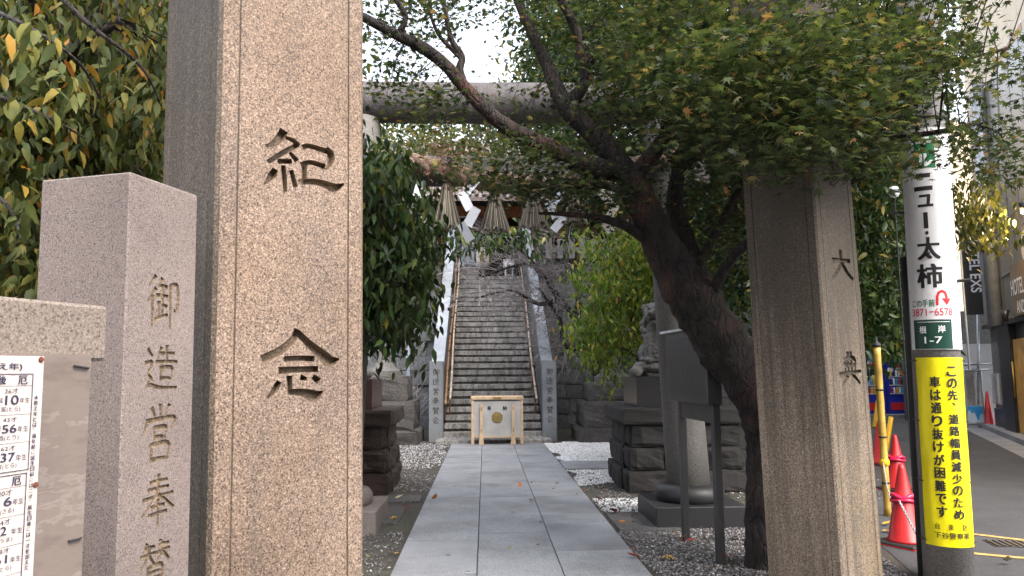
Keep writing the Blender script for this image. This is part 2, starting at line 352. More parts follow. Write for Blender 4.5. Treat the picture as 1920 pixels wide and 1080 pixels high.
# ------------------------------------------------------------------ brush strokes for carved characters (0-100, y down)
def S(*pts): return list(pts)
CH={
'御':[[(24,5),(8,22)],[(25,28),(5,52)],[(17,42),(17,95)],[(44,8),(33,26)],[(36,22),(60,21)],[(30,40),(62,39)],[(47,22),(47,78)],[(36,52),(36,80)],[(47,58),(60,58)],[(28,84),(62,74)],[(71,18),(92,17),(92,62),(82,64)],[(71,18),(71,99)]],
'造':[[(48,8),(40,26)],[(42,20),(88,18)],[(66,3),(66,38)],[(34,38),(97,36)],[(48,50),(49,72)],[(48,50),(82,49),(80,72)],[(48,73),(80,72)],[(10,12),(22,24)],[(4,40),(22,38),(12,62),(22,76),(6,90)],[(12,82),(42,91),(98,92)]],
'営':[[(26,5),(34,19)],[(50,1),(50,17)],[(76,2),(64,20)],[(13,26),(6,46)],[(13,27),(92,23),(84,40)],[(34,40),(35,56)],[(34,40),(67,39),(65,56)],[(34,56),(66,56)],[(50,56),(44,68)],[(26,68),(27,95)],[(26,69),(75,67),(73,94)],[(26,94),(74,93)]],
'奉':[[(26,14),(76,12)],[(20,28),(80,26)],[(6,45),(94,40)],[(50,1),(44,40),(4,74)],[(52,40),(97,70)],[(32,62),(68,60)],[(24,77),(76,74)],[(50,50),(50,100)]],
'賛':[[(22,3),(14,15)],[(18,12),(46,11)],[(6,25),(48,23)],[(30,8),(27,25),(8,47)],[(32,28),(46,44)],[(66,3),(58,15)],[(62,12),(92,11)],[(54,25),(96,22)],[(74,8),(72,25),(54,46)],[(77,28),(95,44)],[(28,50),(28,84)],[(28,50),(72,49),(72,84)],[(28,61),(72,61)],[(28,72),(72,72)],[(28,84),(72,84)],[(42,86),(16,100)],[(60,86),(88,100)]],
'会':[[(50,3),(30,26),(4,46)],[(50,3),(72,26),(98,44)],[(34,42),(66,41)],[(18,61),(84,58)],[(48,60),(24,89),(78,85)],[(66,71),(88,98)]],
'大':[[(14,40),(88,34)],[(50,4),(47,44),(30,74),(8,96)],[(52,42),(72,74),(97,97)]],
'典':[[(30,24),(30,62)],[(30,25),(74,23),(72,62)],[(44,6),(44,62)],[(59,6),(59,62)],[(30,42),(72,41)],[(4,68),(60,64),(98,60)],[(38,72),(14,97)],[(62,70),(90,96)]],
}
def brush(sts,w0=9):
    out=[]
    for st in sts:
        n=len(st); dx=abs(st[-1][0]-st[0][0]); dy=st[-1][1]-st[0][1]
        if n==2: w=[w0*1.25,w0*.85 if dx>dy else w0*.7]; pts=[(*st[0],w[0]),((st[0][0]+st[1][0])/2,(st[0][1]+st[1][1])/2-(1.5 if dx>dy else 0),w0*.85),(*st[1],w[1])]
        else: pts=[(x,y,w0*(1.2 if i==0 else (.65 if i==n-1 else 1.05))) for i,(x,y) in enumerate(st)]
        out.append(pts)
    return out
KI=[[(370,125,75),(330,200,75),(230,290,55),(140,310,25)],[(415,205,30),(500,240,42),(570,300,40)],[(560,300,40),(400,385,45),(170,525,40)],[(310,520,42),(470,520,42)],[(465,410,30),(545,505,48)],[(255,640,50),(220,710,70),(110,830,14)],[(370,590,40),(385,760,45),(395,920,30)],[(480,655,40),(530,850,45)],
 [(640,330,45),(720,315,42),(940,380,50)],[(960,370,60),(1010,430,70),(1000,540,55),(950,630,18)],[(620,565,45),(740,535,42),(920,590,50)],[(655,580,50),(650,780,45)],[(595,800,45),(760,795,52),(900,820,60),(1060,880,80),(1190,825,12)]]
NEN=[[(490,130,55),(440,230,55),(280,370,65),(90,460,65)],[(510,160,50),(640,290,62),(780,410,85),(880,490,95),(990,465,12)],[(350,465,45),(520,455,40),(680,462,45)],[(290,605,58),(500,590,48),(725,585,50)],[(270,745,45),(225,830,50),(145,925,22)],[(400,680,45),(405,860,42)],[(395,860,45),(560,865,62),(700,905,90),(795,850,12)],[(545,685,45),(600,700,25)],[(690,680,40),(740,720,55)]]
def cutter_mesh(strokes,depth,out=.004,wk=1.0,fl=.5):
    """strokes in local plane coords (u right, v up, width); plane normal is -y (front). returns verts/faces around y=0"""
    vs=[];fs=[]
    for st in strokes:
        sp=spline(st,4) if len(st)>2 else np.array(st,float)
        n=len(sp); b=len(vs)
        ext=[]
        for i in range(n):
            t=sp[min(i+1,n-1)][:2]-sp[max(i-1,0)][:2]; t/= (np.linalg.norm(t)+1e-9); nn=np.array([-t[1],t[0]]); w=sp[i][2]/2*wk
            c=sp[i][:2].copy()
            if i==0: c-=t*w*.5
            if i==n-1: c+=t*w*.5
            a=c+nn*w*1.05; d=c-nn*w*1.05; e=c-nn*w*fl; f=c+nn*w*fl
            vs+= [(a[0],-out,a[1]),(d[0],-out,d[1]),(e[0],depth,e[1]),(f[0],depth,f[1])]
        for i in range(n-1):
            o=b+i*4
            for k in range(4): fs.append((o+k,o+(k+1)%4,o+4+(k+1)%4,o+4+k))
        fs.append((b+3,b+2,b+1,b)); o=b+(n-1)*4; fs.append((o,o+1,o+2,o+3))
    return vs,fs
def carve(obj,cuts,mat2):
    """boolean-subtract the stroke solids from obj's mesh (local space); cut faces take the dirt material"""
    me=bpy.data.meshes.new('cut'); 
    me.from_pydata(cuts[0],[],cuts[1]); me.materials.append(obj.data.materials[0]); me.materials.append(mat2)
    bm=bmesh.new(); bm.from_mesh(me); bmesh.ops.recalc_face_normals(bm,faces=bm.faces); 
    for f in bm.faces: f.material_index=1
    bm.to_mesh(me); bm.free()
    c=bpy.data.objects.new('cut',me); col.objects.link(c); c.matrix_world=obj.matrix_world
    bm=bmesh.new(); bm.from_mesh(obj.data); bmesh.ops.recalc_face_normals(bm,faces=bm.faces); bm.to_mesh(obj.data); bm.free()
    obj.data.materials.append(mat2)
    par=obj.parent; obj.parent=None; mb=obj.matrix_basis.copy(); obj.matrix_basis=Matrix(); c.matrix_basis=Matrix()
    md=obj.modifiers.new('b','BOOLEAN'); md.operation='DIFFERENCE'; md.solver='EXACT'; md.use_self=True; md.object=c
    bpy.context.view_layer.update()
    dg=bpy.context.evaluated_depsgraph_get(); nm=bpy.data.meshes.new_from_object(obj.evaluated_get(dg))
    obj.modifiers.clear(); obj.data=nm; obj.parent=par; obj.matrix_basis=mb
    bpy.data.objects.remove(c)

# ------------------------------------------------------------------ lettering (flat print) from Blender's own font
_tc={}
def text_geo(s,bold=0.0):
    k=(s,bold)
    if k in _tc: return _tc[k]
    cu=bpy.data.curves.new('t','FONT'); cu.body=s; cu.size=1; cu.offset=bold; cu.resolution_u=4; cu.fill_mode='FRONT'
    o=bpy.data.objects.new('t',cu); col.objects.link(o); bpy.context.view_layer.update()
    dg=bpy.context.evaluated_depsgraph_get(); me=bpy.data.meshes.new_from_object(o.evaluated_get(dg))
    V=np.array([v.co[:] for v in me.vertices]).reshape(-1,3); Fc=[tuple(p.vertices) for p in me.polygons]
    bpy.data.objects.remove(o); bpy.data.meshes.remove(me)
    if len(V):
        lo=V.min(0);hi=V.max(0); V=(V-lo); V=V/np.maximum(hi-lo,1e-6)
    _tc[k]=(V,Fc); return _tc[k]
def put_text(mb,s,x0,x1,z0,z1,y=-0.001,bold=.0,Mx=None):
    """text stretched in the box of local x,z; front looks to -y"""
    V,Fc=text_geo(s,0.0)
    bx=bold*(x1-x0)/max(1,len(s))*1.1; bz=bold*(z1-z0)*.9
    for k,(dx,dz) in enumerate([(0,0)] if not bold else [(-1,-.7),(1,-.7),(-1,.7),(1,.7)]):
        mb.add([(x0+bx+v[0]*(x1-x0-2*bx)+dx*bx,y-k*.00012,z0+bz+v[1]*(z1-z0-2*bz)+dz*bz) for v in V],Fc,Mx)
def flat(mb,x0,x1,z0,z1,y=-0.0005):
    mb.add([(x0,y,z0),(x1,y,z0),(x1,y,z1),(x0,y,z1)],[(0,1,2,3)])
def bend(mb,Rad,step=.02):
    """bend a flat drawing (x across, y out) round a vertical cylinder of radius Rad, front at -y"""
    me=bpy.data.meshes.new('b'); me.from_pydata(mb.v,[],mb.f); bm=bmesh.new(); bm.from_mesh(me)
    xs=[v.co.x for v in bm.verts]; x=math.ceil(min(xs)/step)*step
    while x<max(xs):
        bmesh.ops.bisect_plane(bm,geom=bm.verts[:]+bm.edges[:]+bm.faces[:],plane_co=(x,0,0),plane_no=(1,0,0)); x+=step
    r=MB(); bm.verts.index_update()
    for v in bm.verts:
        a=v.co.x/Rad; rr=Rad-v.co.y; r.v.append((rr*math.sin(a),-rr*math.cos(a),v.co.z))
    r.f=[tuple(v.index for v in f.verts) for f in bm.faces]; bm.free(); bpy.data.meshes.remove(me); return r
def root_ray(root,px,py,yplane):
    """where the sight line through a photo point meets the plane y=yplane of a placed thing; local coords"""
    bpy.context.view_layer.update(); Mi=root.matrix_world.inverted(); o=Mi@CAM; d=Mi.to_3x3()@ray(px,py)
    t=(yplane-o.y)/d.y; return o+d*t
# ================================================================== GROUND
def sheet(name,poly,z,m):
    me=bpy.data.meshes.new(name); me.from_pydata([(x,y,z) for x,y in poly],[],[tuple(range(len(poly)))]); me.materials.append(m)
    return link(name,me,None,'structure')
sheet('ground',[(-150,-60),(150,-60),(150,250),(-150,250)],0,M['soil'])
EDGE=[(2.75,3.6),(3.1,5.2),(3.55,6.9),(4.6,9.2),(6.3,13.0),(9.0,19.0),(11.2,23.5)]      # edge between shrine yard and road
sheet('road',[(-40,-40),(60,-40),(60,60),(40,60),(14.5,25.0),(11.2,23.5)]+EDGE[::-1][1:]+[(1.9,3.0),(-1.3,1.55),(-40,-2)],.004,M['asphalt'])

# ---- paving of the approach: three rows of slabs, every slab its own piece
pav=empty('paved_path',(0,0,0)); pav['kind']='structure'
_sl={}
def slab(wd,ln):
    k=(round(wd,3),round(ln,3))
    if k not in _sl: _sl[k]=MB().box(0,wd,0,ln,0,.055,b=.003).mesh('paving_slab',M['pave'])
    return _sl[k]
for c in range(3):
    x=-.72+c*.655; y=16.22; k=0
    off=[0,.0,.0][c]
    for ln in ([1.15,1.15,1.15,1.13]+[1.15,1.15,1.15]+[[1.15,1.15,1.15,1.15,1.15,1.15],[.85,.72,1.15,1.15,1.15,1.15,.9],[.5,1.15,1.15,1.15,1.15,1.15]][c]):
        gap=.005 if k%3 else .012
        o=link('paving_slab',slab(.655-.008,ln-gap),pav); o.location=(x+.004,y-ln+gap/2,-.02+rng.uniform(-.0015,.0015)); y-=ln; k+=1
cp=MB().box(0,2.3,0,1.0,0,.05,b=.004).build('cross_slab',M['pave'],pav); cp.location=(1.262,11.95,-.02)
for i,(x,y,sx,sy) in enumerate([(-2.0,7.9,1.1,.95),(-1.45,9.2,.66,.45),(1.30,7.4,.62,.9),(-2.6,6.4,1.2,.7)]):
    MB().box(x,x+sx,y,y+sy,-.02,.022,b=.008).build('stepping_stone',M['grayrock'],pav)

# ---- gravel
def pebbles(name,areas,m,seed):
    r=np.random.default_rng(seed); V=[];F=[];n0=0
    base=np.array([(1,0,0),(0,1,0),(-1,0,0),(0,-1,0),(0,0,1),(0,0,-1)],float)
    fc=np.array([(0,1,4),(1,2,4),(2,3,4),(3,0,4),(1,0,5),(2,1,5),(3,2,5),(0,3,5)])
    for (x0,x1,y0,y1,n,sz) in areas:
        P=np.stack([r.uniform(x0,x1,n),r.uniform(y0,y1,n),np.full(n,.0)],1)
        ex=np.minimum.reduce([P[:,0]-x0,x1-P[:,0],(P[:,1]-y0)*.6,(y1-P[:,1])*.6])
        nz=np.array([mnoise.noise(Vector((a*1.6,b*1.1,seed))) for a,b in P[:,:2]])
        P=P[ex+nz*.45>-.02]; n=len(P)
        s=r.uniform(.6,1.3,(n,1,3))*sz; s[:,:,2]*=.6
        B=base[None]*s*r.uniform(.8,1.2,(n,6,1)); a=r.uniform(0,6.28,n); ca,sa=np.cos(a)[:,None],np.sin(a)[:,None]
        X=B[:,:,0]*ca-B[:,:,1]*sa; Y=B[:,:,0]*sa+B[:,:,1]*ca; tl=r.uniform(-.4,.4,(n,1)); Z=B[:,:,2]+X*tl
        Q=np.stack([X,Y,Z],2)+P[:,None,:]; Q[:,:,2]+=sz*.3+.002
        V.append(Q.reshape(-1,3)); F.append((fc[None]+6*np.arange(n)[:,None,None]+n0).reshape(-1,3)); n0+=6*n
    return npmesh(name,np.concatenate(V),np.concatenate(F),m,None,False,'stuff')
pebbles('white_gravel',[(1.27,4.2,12.95,16.6,16000,.023),(1.27,3.6,10.3,11.95,4600,.019),(1.3,2.1,8.4,9.3,700,.016),(-2.9,-.75,12.3,16.8,2500,.014)],M['whitegravel'],3)
pebbles('grey_gravel',[(-3.6,-.74,9.9,17.2,12000,.015),(1.26,3.3,4.6,7.7,15000,.0125),(1.26,1.9,7.6,12,1500,.012),(-2.6,-.76,4.6,7.6,2600,.013),(3.0,5.5,9,16.5,3500,.018)],M['greygravel'],5)

# unseen buildings across the street, added to cut sky light on the pillars
for i,(x0,x1,y,h,mm) in enumerate([(-22,-9.5,-8.5,10.5,'plasterg'),(-9.3,-1.0,-8.0,8.5,'plaster'),(-.8,7.5,-8.6,9.5,'browning'),(7.7,19,-8.2,8.0,'plasterg')]):
    b=empty('unseen_street_building',(x0,y,0),label=['long pale grey building','cream three storey building','brown brick building','light grey low building'][i]+' across the street behind the viewpoint, unseen, added to block sky light',cat='building')
    MB().box(0,x1-x0,-6,0,0,h).build('wall',M[mm],b)
    wn=MB().box(0,1.3,-.02,.05,0,1.4).mesh('window',M['frame']); pn_m=MB().box(.08,1.22,.05,.06,.08,1.32).mesh('pane',M['glass'])
    for k in range(int((x1-x0-1)/2.2)):
        for j in range(int(h/3)):
            f=link('window',wn,b); f.location=(.8+k*2.2,0,1.1+j*2.9); link('pane',pn_m,f)
# ================================================================== BIG COMMEMORATION PILLARS
def place(root,P,rz,lean,zref,axis_az=R(2.1)):
    """stand a thing at P turned by rz, leaning to the left by lean about height zref"""
    ax=Vector((math.sin(axis_az),math.cos(axis_az),0))
    root.matrix_world=Matrix.Translation(Vector((P[0],P[1],zref)))@Matrix.Rotation(-lean,4,ax)@Matrix.Translation((0,0,-zref))@Matrix.Rotation(rz,4,'Z')
    bpy.context.view_layer.update()
def pillar(P,rz,lean,zref,s,label,m):
    r=empty('stone_pillar',label=label,cat='pillar',group='pair of tall granite pillars at the shrine gate'); place(r,P,rz,lean,zref)
    prof=[(0,.012),(.012,0),(.059,0),(.0615,.005),(.0635,.005),(.067,.0005)]
    side=prof+[(s-a,b) for a,b in prof[::-1]]
    pts=[]
    for k in range(4):
        an=k*math.pi/2
        for (a,b) in side[:-1]:
            x,y=a-s/2,b-s/2
            pts.append((x*math.cos(an)-y*math.sin(an)+s/2,x*math.sin(an)+y*math.cos(an)+s/2))
    q=[]
    for p in pts:
        if not q or (Vector(p)-Vector(q[-1])).length>1e-4: q.append(p)
    sh=MB().prism(q,.0,4.3).build('shaft',m,r)
    MB().box(-.03,s+.03,-.03,s+.03,4.3,4.45,b=.01).build('cap_stone',M['pink'],r)
    MB().box(-.05,s+.05,-.05,s+.05,-.02,.16,b=.012).build('base_stone',M['pink'],r)
    return r,sh
def strokes_from_px(root,sts,ox,oy,sc,yp=0):
    out=[]
    for st in sts:
        o=[]
        for x,y,wd in st:
            px,py=ox+x/sc,oy+y/sc; a=root_ray(root,px,py,yp); b=root_ray(root,px,py+wd/sc,yp)
            o.append((a.x,a.z,abs(b.z-a.z)))
        out.append(o)
    return out
def strokes_grid(ch,cx,cz,wd,ht,w0=9):
    return [[(cx+(x-50)/100*wd,cz-(y-50)/100*ht,ww/100*(wd+ht)/2) for x,y,ww in st] for st in brush(CH[ch],w0)]
# left pillar
rL,shL=pillar((-.787,2.18),R(40),R(.85),1.9,.5,'massive left gate pillar of pink granite carved with two large characters',M['pink'])
st=strokes_from_px(rL,KI,480,230,7.2)+strokes_from_px(rL,NEN,480,600,6.355)
carve(shL,cutter_mesh(st,.026,wk=1.6,fl=.7),M['letter2'])
# right pillar
rR,shR=pillar((2.065,4.46),R(37),R(1.3),1.5,.5,'right gate pillar of stained granite leaning beside the maple trunk, two smaller characters',M['pink_r'])
a=root_ray(rR,1578,496,0); b=root_ray(rR,1594,690,0)
a0=root_ray(rR,1558,496,0);a1=root_ray(rR,1600,496,0); hh=(root_ray(rR,1578,468,0)-root_ray(rR,1578,522,0)).z
st=strokes_grid('大',a.x,a.z,abs(a1.x-a0.x),hh,11)+strokes_grid('典',b.x,b.z,abs(a1.x-a0.x)*.98,hh*1.15,9)
carve(shR,cutter_mesh(st,.018,wk=1.3,fl=.6),M['letter'])
# the outer face of the left pillar and inner of right are heavily weathered: rain streaked shafts
for sh in (shL,):
    sh.data.materials.append(M['pink_side']); k=len(sh.data.materials)-1
    for p in sh.data.polygons:
        if p.normal.x<-.5 and p.material_index==0: p.material_index=k

# granite posts next to the pillars
def post(P,rz,lean,zref,wx,wy,h,label,m,chars=None):
    r=empty('granite_post',label=label,cat='stone post'); place(r,P,rz,lean,zref)
    sh=MB().box(0,wx,0,wy,0,h,b=.004).build('shaft',m,r)
    return r,sh
# local x runs along the text face (facing the path, to the right); local -y looks at the path
rP,shP=post((-.868,1.83),R(75),R(.95),1.8,.263,.263,2.047,'smooth pink granite post with five carved characters, left of the big pillar',M['post'])
sts=[]
for ch,(cx,cy,wpx,hpx) in zip('御造営奉賛',[(307,566,62,100),(303,690,62,88),(300,813,64,108),(297,938,62,96),(291,1062,58,96)]):
    a=root_ray(rP,cx,cy,0); l=root_ray(rP,cx-wpx/2,cy,0); q=root_ray(rP,cx+wpx/2,cy,0); t=root_ray(rP,cx,cy-hpx/2,0); bt=root_ray(rP,cx,cy+hpx/2,0)
    sts+=strokes_grid(ch,a.x,a.z,abs(q.x-l.x),t.z-bt.z,8)
carve(shP,cutter_mesh(sts,.006,.003,wk=1.25),M['letter2'])
MB().box(-.05,.313,-.05,.313,-.02,.1).build('foot_stone',M['post'],rP)
rQ,_=post((2.375,5.06),R(10),R(1.2),1.5,.27,.27,2.12,'plain grey granite post half hidden behind the right pillar',M['post'])

# ================================================================== NOTICE BOARD ON THE LEFT
nb=empty('stone_notice_board',label='buff granite notice board frame with plywood backing at the left edge',cat='notice board')
d=ray(203,620); Pn=CAM+d*(1.50/d.y)
place(nb,(Pn.x,Pn.y),R(90-19.5),R(.6),1.6)
# local +x runs away from the camera towards the shrine (to the right in the photo); the right end is x=0
t=root_ray(nb,200,574,0); bt=root_ray(nb,196,677,0)
zt,zb=t.z,bt.z
MB().box(-2.1,0,0,.16,zb,zt,b=.006).build('cap_beam',M['cap'],nb)
e=root_ray(nb,160,880,-.004); bx=e.x
MB().box(-2.1,bx-.03,.012,.13,0,zb-.002).build('backing_slab',M['cap'],nb)
ply=MB().box(-2.0,bx,-.006,.008,.62,zb+.012).build('plywood_sheet',M['ply'],nb)
for (x,y,x2,y2) in [(139,686,163,690),(129,1015,150,1010)]:
    p=root_ray(nb,x,y,-.010); q=root_ray(nb,x2,y2,-.010)
    MB().tube([p,q,(bx+.004,.0,q.z),(bx+.002,.03,q.z)],.0022,6).build('tie_wire',M['rubber'],nb)
MB().box(bx-.045,bx-.035,.13,.2,0,zb).build('rear_batten',M['wood'],nb)
yb=-.012
p0=root_ray(nb,84,668,yb); p1=root_ray(nb,62,1080,yb)
sg=empty('zodiac_year_sign',label='white printed table of unlucky years screwed to the plywood at far left',cat='sign')
sg.matrix_world=nb.matrix_world@Matrix.Translation((0,yb+.001,0)); bpy.context.view_layer.update()
xr=(p0.x+p1.x)/2
MB().box(xr-.9,xr,.0,.006,.66,p0.z).build('panel',M['offwhite'],sg)
for (x,y) in [(78,674),(67.5,909)]:
    q=root_ray(sg,x,y,-.002); MB().lathe([(.0,.0),(.0052,.0),(.0042,.002),(0.0001,.0025)],10,Matrix.Translation((q.x,-.001,q.z))@Matrix.Rotation(math.pi/2,4,'X')).build('screw',plain('rusty_screw',(.13,.035,.015),.8),sg)
tx=MB(); ln=MB()
def ptx(s,x0,x1,y0,y1,bold=0.012):
    a=root_ray(sg,x0,(y0+y1)/2,-.0012); b=root_ray(sg,x1,(y0+y1)/2,-.0012); xm=(x0+x1)/2
    tp=root_ray(sg,xm,y0,-.0012); bo=root_ray(sg,xm,y1,-.0012); put_text(tx,s,a.x,b.x,bo.z,tp.z,-.0012,bold)
def hl(y,x0=-40,x1=None,w_=.6,yl=None):
    # ruled line at the height it has at its right end
    a=root_ray(sg,x1,y,-.0012); h=root_ray(sg,x1,y-w_,-.0012).z-a.z
    flat(ln,xr-.9,a.x,a.z,a.z+h,-.0012)
def vl(x,y0,y1,w_=1.0):
    a=root_ray(sg,x,y0,-.0012); b=root_ray(sg,x,y1,-.0012)
    flat(ln,a.x-.0012,a.x+.0004,b.z,a.z,-.0014)
ptx('(数え年)',-33,42,680,696,.02)
for s,x0,x1,y0,y1,b in [('後',-3,12,704,721,.02),('厄',34,52,704,721,.02),('26才',9,35,728,738,0),('10',10,35,741,759,.02),('年生',37,56,745,755,0),('平成',-14,6,746,756,0),('寅(とら)',2,38,762,773,0),
 ('43才',6,32,782,791,0),('56',4,31,796,812,.02),('年生',33,53,798,809,0),('昭和',-18,1,799,809,0),('酉(とり)',-3,35,816,827,0),
 ('62才',2,29,836,845,0),('37',1,28,849,866,.02),('年生',30,50,851,863,0),('寅(とら)',-6,31,869,880,0),
 ('厄',22,40,893,910,.02),('20才',-4,23,919,930,0),('16',-5,22,933,950,.02),('年生',24,44,934,945,0),('申(さる)',-10,26,954,965,0),
 ('34才',-6,20,974,985,0),('62',-12,12,989,1006,.02),('年生',21,42,989,1000,0),('午(うま)',-16,23,1010,1020,0),
 ('48才',-9,18,1029,1039,0),('61',-12,13,1043,1059,.02),('年生',19,39,1042,1053,0),('寅(とら)',-15,21,1063,1074,0)]: ptx(s,x0,x1,y0,y1,b)
vt='★数え年とは、満年齢に誕生日前には二才、誕生日後には一才を加えた'
for i,ch in enumerate(vt):
    y=745+i*10.3; x=68-(y-745)*.0575; h=4.2; wd=4.0
    if ch=='、': ptx(ch,x-3,x-.5,y-4,y-1,0)
    elif ch=='二': ptx(ch,x-wd,x+wd,y-3,y+3,0)
    elif ch=='一': ptx(ch,x-wd,x+wd,y-.6,y+.6,0)
    elif ch=='に': ptx(ch,x-3.4,x+3.4,y-3.6,y+3.6,0)
    else: ptx(ch,x-wd,x+wd,y-h,y+h,.004)
for y,x1,wd in [(702,63,1.6),(723,61,.7),(776,58,.7),(828,54.5,.7),(881,51.5,1.6),(887.5,51,1.6),(910,49.5,.7),(963.5,45,.7),(1018,42,.7),(1072,40,.7)]: hl(y,-40,x1,wd)
vl(62.5,702,880); vl(50.5,887,1100)
tx.build('lettering',M['navy'],sg); ln.build('ruled_lines',M['navy'],sg)

# ================================================================== TORII
tor=empty('stone_torii',(0,0,0),label='great stone torii with round grey beam behind the maple branches',cat='torii gate')
TY=7.95; XL,XR=-1.52,2.14
for sgn,x in ((1,XL),(-1,XR)):
    a=Vector((x,TY,.22)); tp=Vector((x+sgn*.20,TY,4.30))
    pts=[a.lerp(tp,k/8) for k in range(9)]
    MB().tube(pts,[.225-.04*k/8 for k in range(9)],28).build('column',M['torii'],tor,True)
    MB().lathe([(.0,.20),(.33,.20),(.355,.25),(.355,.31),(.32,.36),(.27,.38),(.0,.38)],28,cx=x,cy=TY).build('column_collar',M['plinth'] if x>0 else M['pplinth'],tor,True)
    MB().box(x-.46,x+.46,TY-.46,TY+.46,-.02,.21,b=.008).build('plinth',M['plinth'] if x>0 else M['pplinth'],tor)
kz=4.49
kp=[(x,TY,kz+.035*abs((x-.31)/3.2)**3) for x in np.linspace(-2.9,3.5,21)]
MB().tube(kp,.225,28).build('top_beam',M['beam'],tor,True)
MB().box(-2.05,2.45,TY-.09,TY+.09,3.57,3.87,b=.006).build('tie_beam',M['torii'],tor)

# sacred rope, tassels, paper streamers
RY=TY-.22
shi=empty('sacred_rope',(0,0,0),label='thick twisted straw rope slung under the torii beam',cat='rope')
rp=[PY(x,y,RY) for x,y in [(640,300),(700,296),(770,304),(838,322),(900,338),(960,345),(1020,346),(1090,338),(1160,320),(1230,300),(1290,292)]]
rs=spline([tuple(p) for p in rp],14); n=len(rs)
for k in range(3):
    pts=[];rr=[]
    for i,p in enumerate(rs):
        th=i*.42+k*2.094; u=i/(n-1); rad=.030+.030*math.sin(math.pi*u)**.6
        pts.append((p[0],p[1]+rad*math.cos(th),p[2]+rad*math.sin(th))); rr.append(rad*1.02)
    MB().tube(pts,rr,9).build('strand',M['rope'],shi,True)
def tassel(px,py,py2,label,seed):
    r=random.Random(seed); p=PY(px,py,RY); q=PY(px,py2,RY); L=p.z-q.z
    t=empty('straw_tassel',p,label=label,cat='tassel',group='straw tassels hanging from the sacred rope')
    m=MB()
    for i in range(150):
        a=r.uniform(0,6.283); f=math.sqrt(r.uniform(.02,1)); r0=.045*f+.006; r1=.165*f+.004; l=L*r.uniform(.95,1.01)
        b=Vector((r0*math.cos(a),r0*math.sin(a),0)); c=Vector((r0*math.cos(a)*1.5,r0*math.sin(a)*1.5,-l*.3)); e=Vector((r1*math.cos(a+r.uniform(-.1,.1)),r1*math.sin(a),-l))
        m.tube([b,c,e],[.0042,.0045,.0038],3,cap=True)
    m.build('straw',M['straw'],t)
    MB().lathe([(.0,.02),(.045,.02),(.052,-.02),(.06,-.06),(.0,-.06)],14).build('binding',M['rope'],t,True)
tassel(838,348,428,'straw tassel farthest left, under the clump of dried leaves',1)
tassel(928,366,433,'straw tassel second from the left, pale golden in the middle',2)
tassel(999,362,428,'straw tassel third from the left, half behind maple leaves',3)
tassel(1073,362,420,'straw tassel farthest right, in shade behind maple leaves',4)
def shide(px,py,py2,label,m,seed,flip=1,wid=.085):
    r=random.Random(seed); p=PY(px,py,RY-.09); q=PY(px,py2,RY-.09); L=p.z-q.z; n=4; h=L/n*1.28
    t=MB(); x=0; z=0
    for i in range(n):
        s=flip*(1 if i%2 else -1); c=Vector((x+s*.038,(-.012*i)+r.uniform(-.01,.01),z-h/2)); rot=Matrix.Rotation(R(31*s+r.uniform(-8,8)),4,'Y')@Matrix.Rotation(R(r.uniform(-35,35)),4,'Z')
        t.box(-wid/2,wid/2,-.0008,.0008,-h/2,h/2,Matrix.Translation(c)@rot); z-=L/n; x+=s*.012
    o=t.build('paper_streamer',m); o.location=p; tagit(o,label,'paper streamer','folded paper streamers on the sacred rope'); return o
shide(783,338,428,'white paper streamer among the leaves left of the first tassel',M['paper'],1)
shide(878,330,447,'long white paper streamer between the first and second tassels',M['paper'],2,-1,.1)
shide(1041,328,430,'white paper streamer between the third and fourth tassels',M['paper'],3)
shide(1139,330,432,'cream paper streamer farthest right, beside the maple limb',M['agedpaper'],4,-1)

# ================================================================== STAIRWAY
ST=empty('stone_stairway',(0,0,0),label='long steep flight of stained stone steps climbing to the shrine hall',cat='stairway')
SX0,SX1,SY0,NS=-.95,1.31,17.35,27; RISE,RUN=.1775,.304
_ss={}
cuts=[[0,.62,1.2,1.75,2.26],[0,.45,1.05,1.62,2.26],[0,.8,1.42,2.26],[0,.55,1.3,1.9,2.26]]
for i in range(NS):
    cc=cuts[(i*7+i//3)%4]
    for a,b in zip(cc[:-1],cc[1:]):
        k=round(b-a,3)
        if k not in _ss: _ss[k]=MB().prism([(.006,0),(.42,0),(.42,-.17),(.10,-.17),(.10,-.120),(0,-.112),(0,-.008)],.002,k-.002,Matrix(((0,0,1,0),(1,0,0,0),(0,1,0,0),(0,0,0,1)))).mesh('step_stone',M['step'])
        o=link('step_stone',_ss[k],ST); o.location=(SX0+a,SY0+i*RUN+rng.uniform(-.004,.004),(i+1)*RISE+rng.uniform(-.003,.003))
core=MB()
core.prism([(SY0+.03,-.05),(SY0+.03,RISE-.17)]+[(SY0+.03+k*RUN,(k+1)*RISE-.02-.0) for k in []]+[(SY0+NS*RUN+.03,NS*RISE-.02-.16),(SY0+NS*RUN+.03,-.05)],SX0+.01,SX1-.01,Matrix(((0,0,1,0),(1,0,0,.06),(0,1,0,0),(0,0,0,1))))
core.build('core',M['wall'],ST)
MB().box(SX0-.12,SX1+.14,16.35,SY0+.05,-.02,.085,b=.006).build('landing_kerb',M['step'],ST)
slope=RISE/RUN
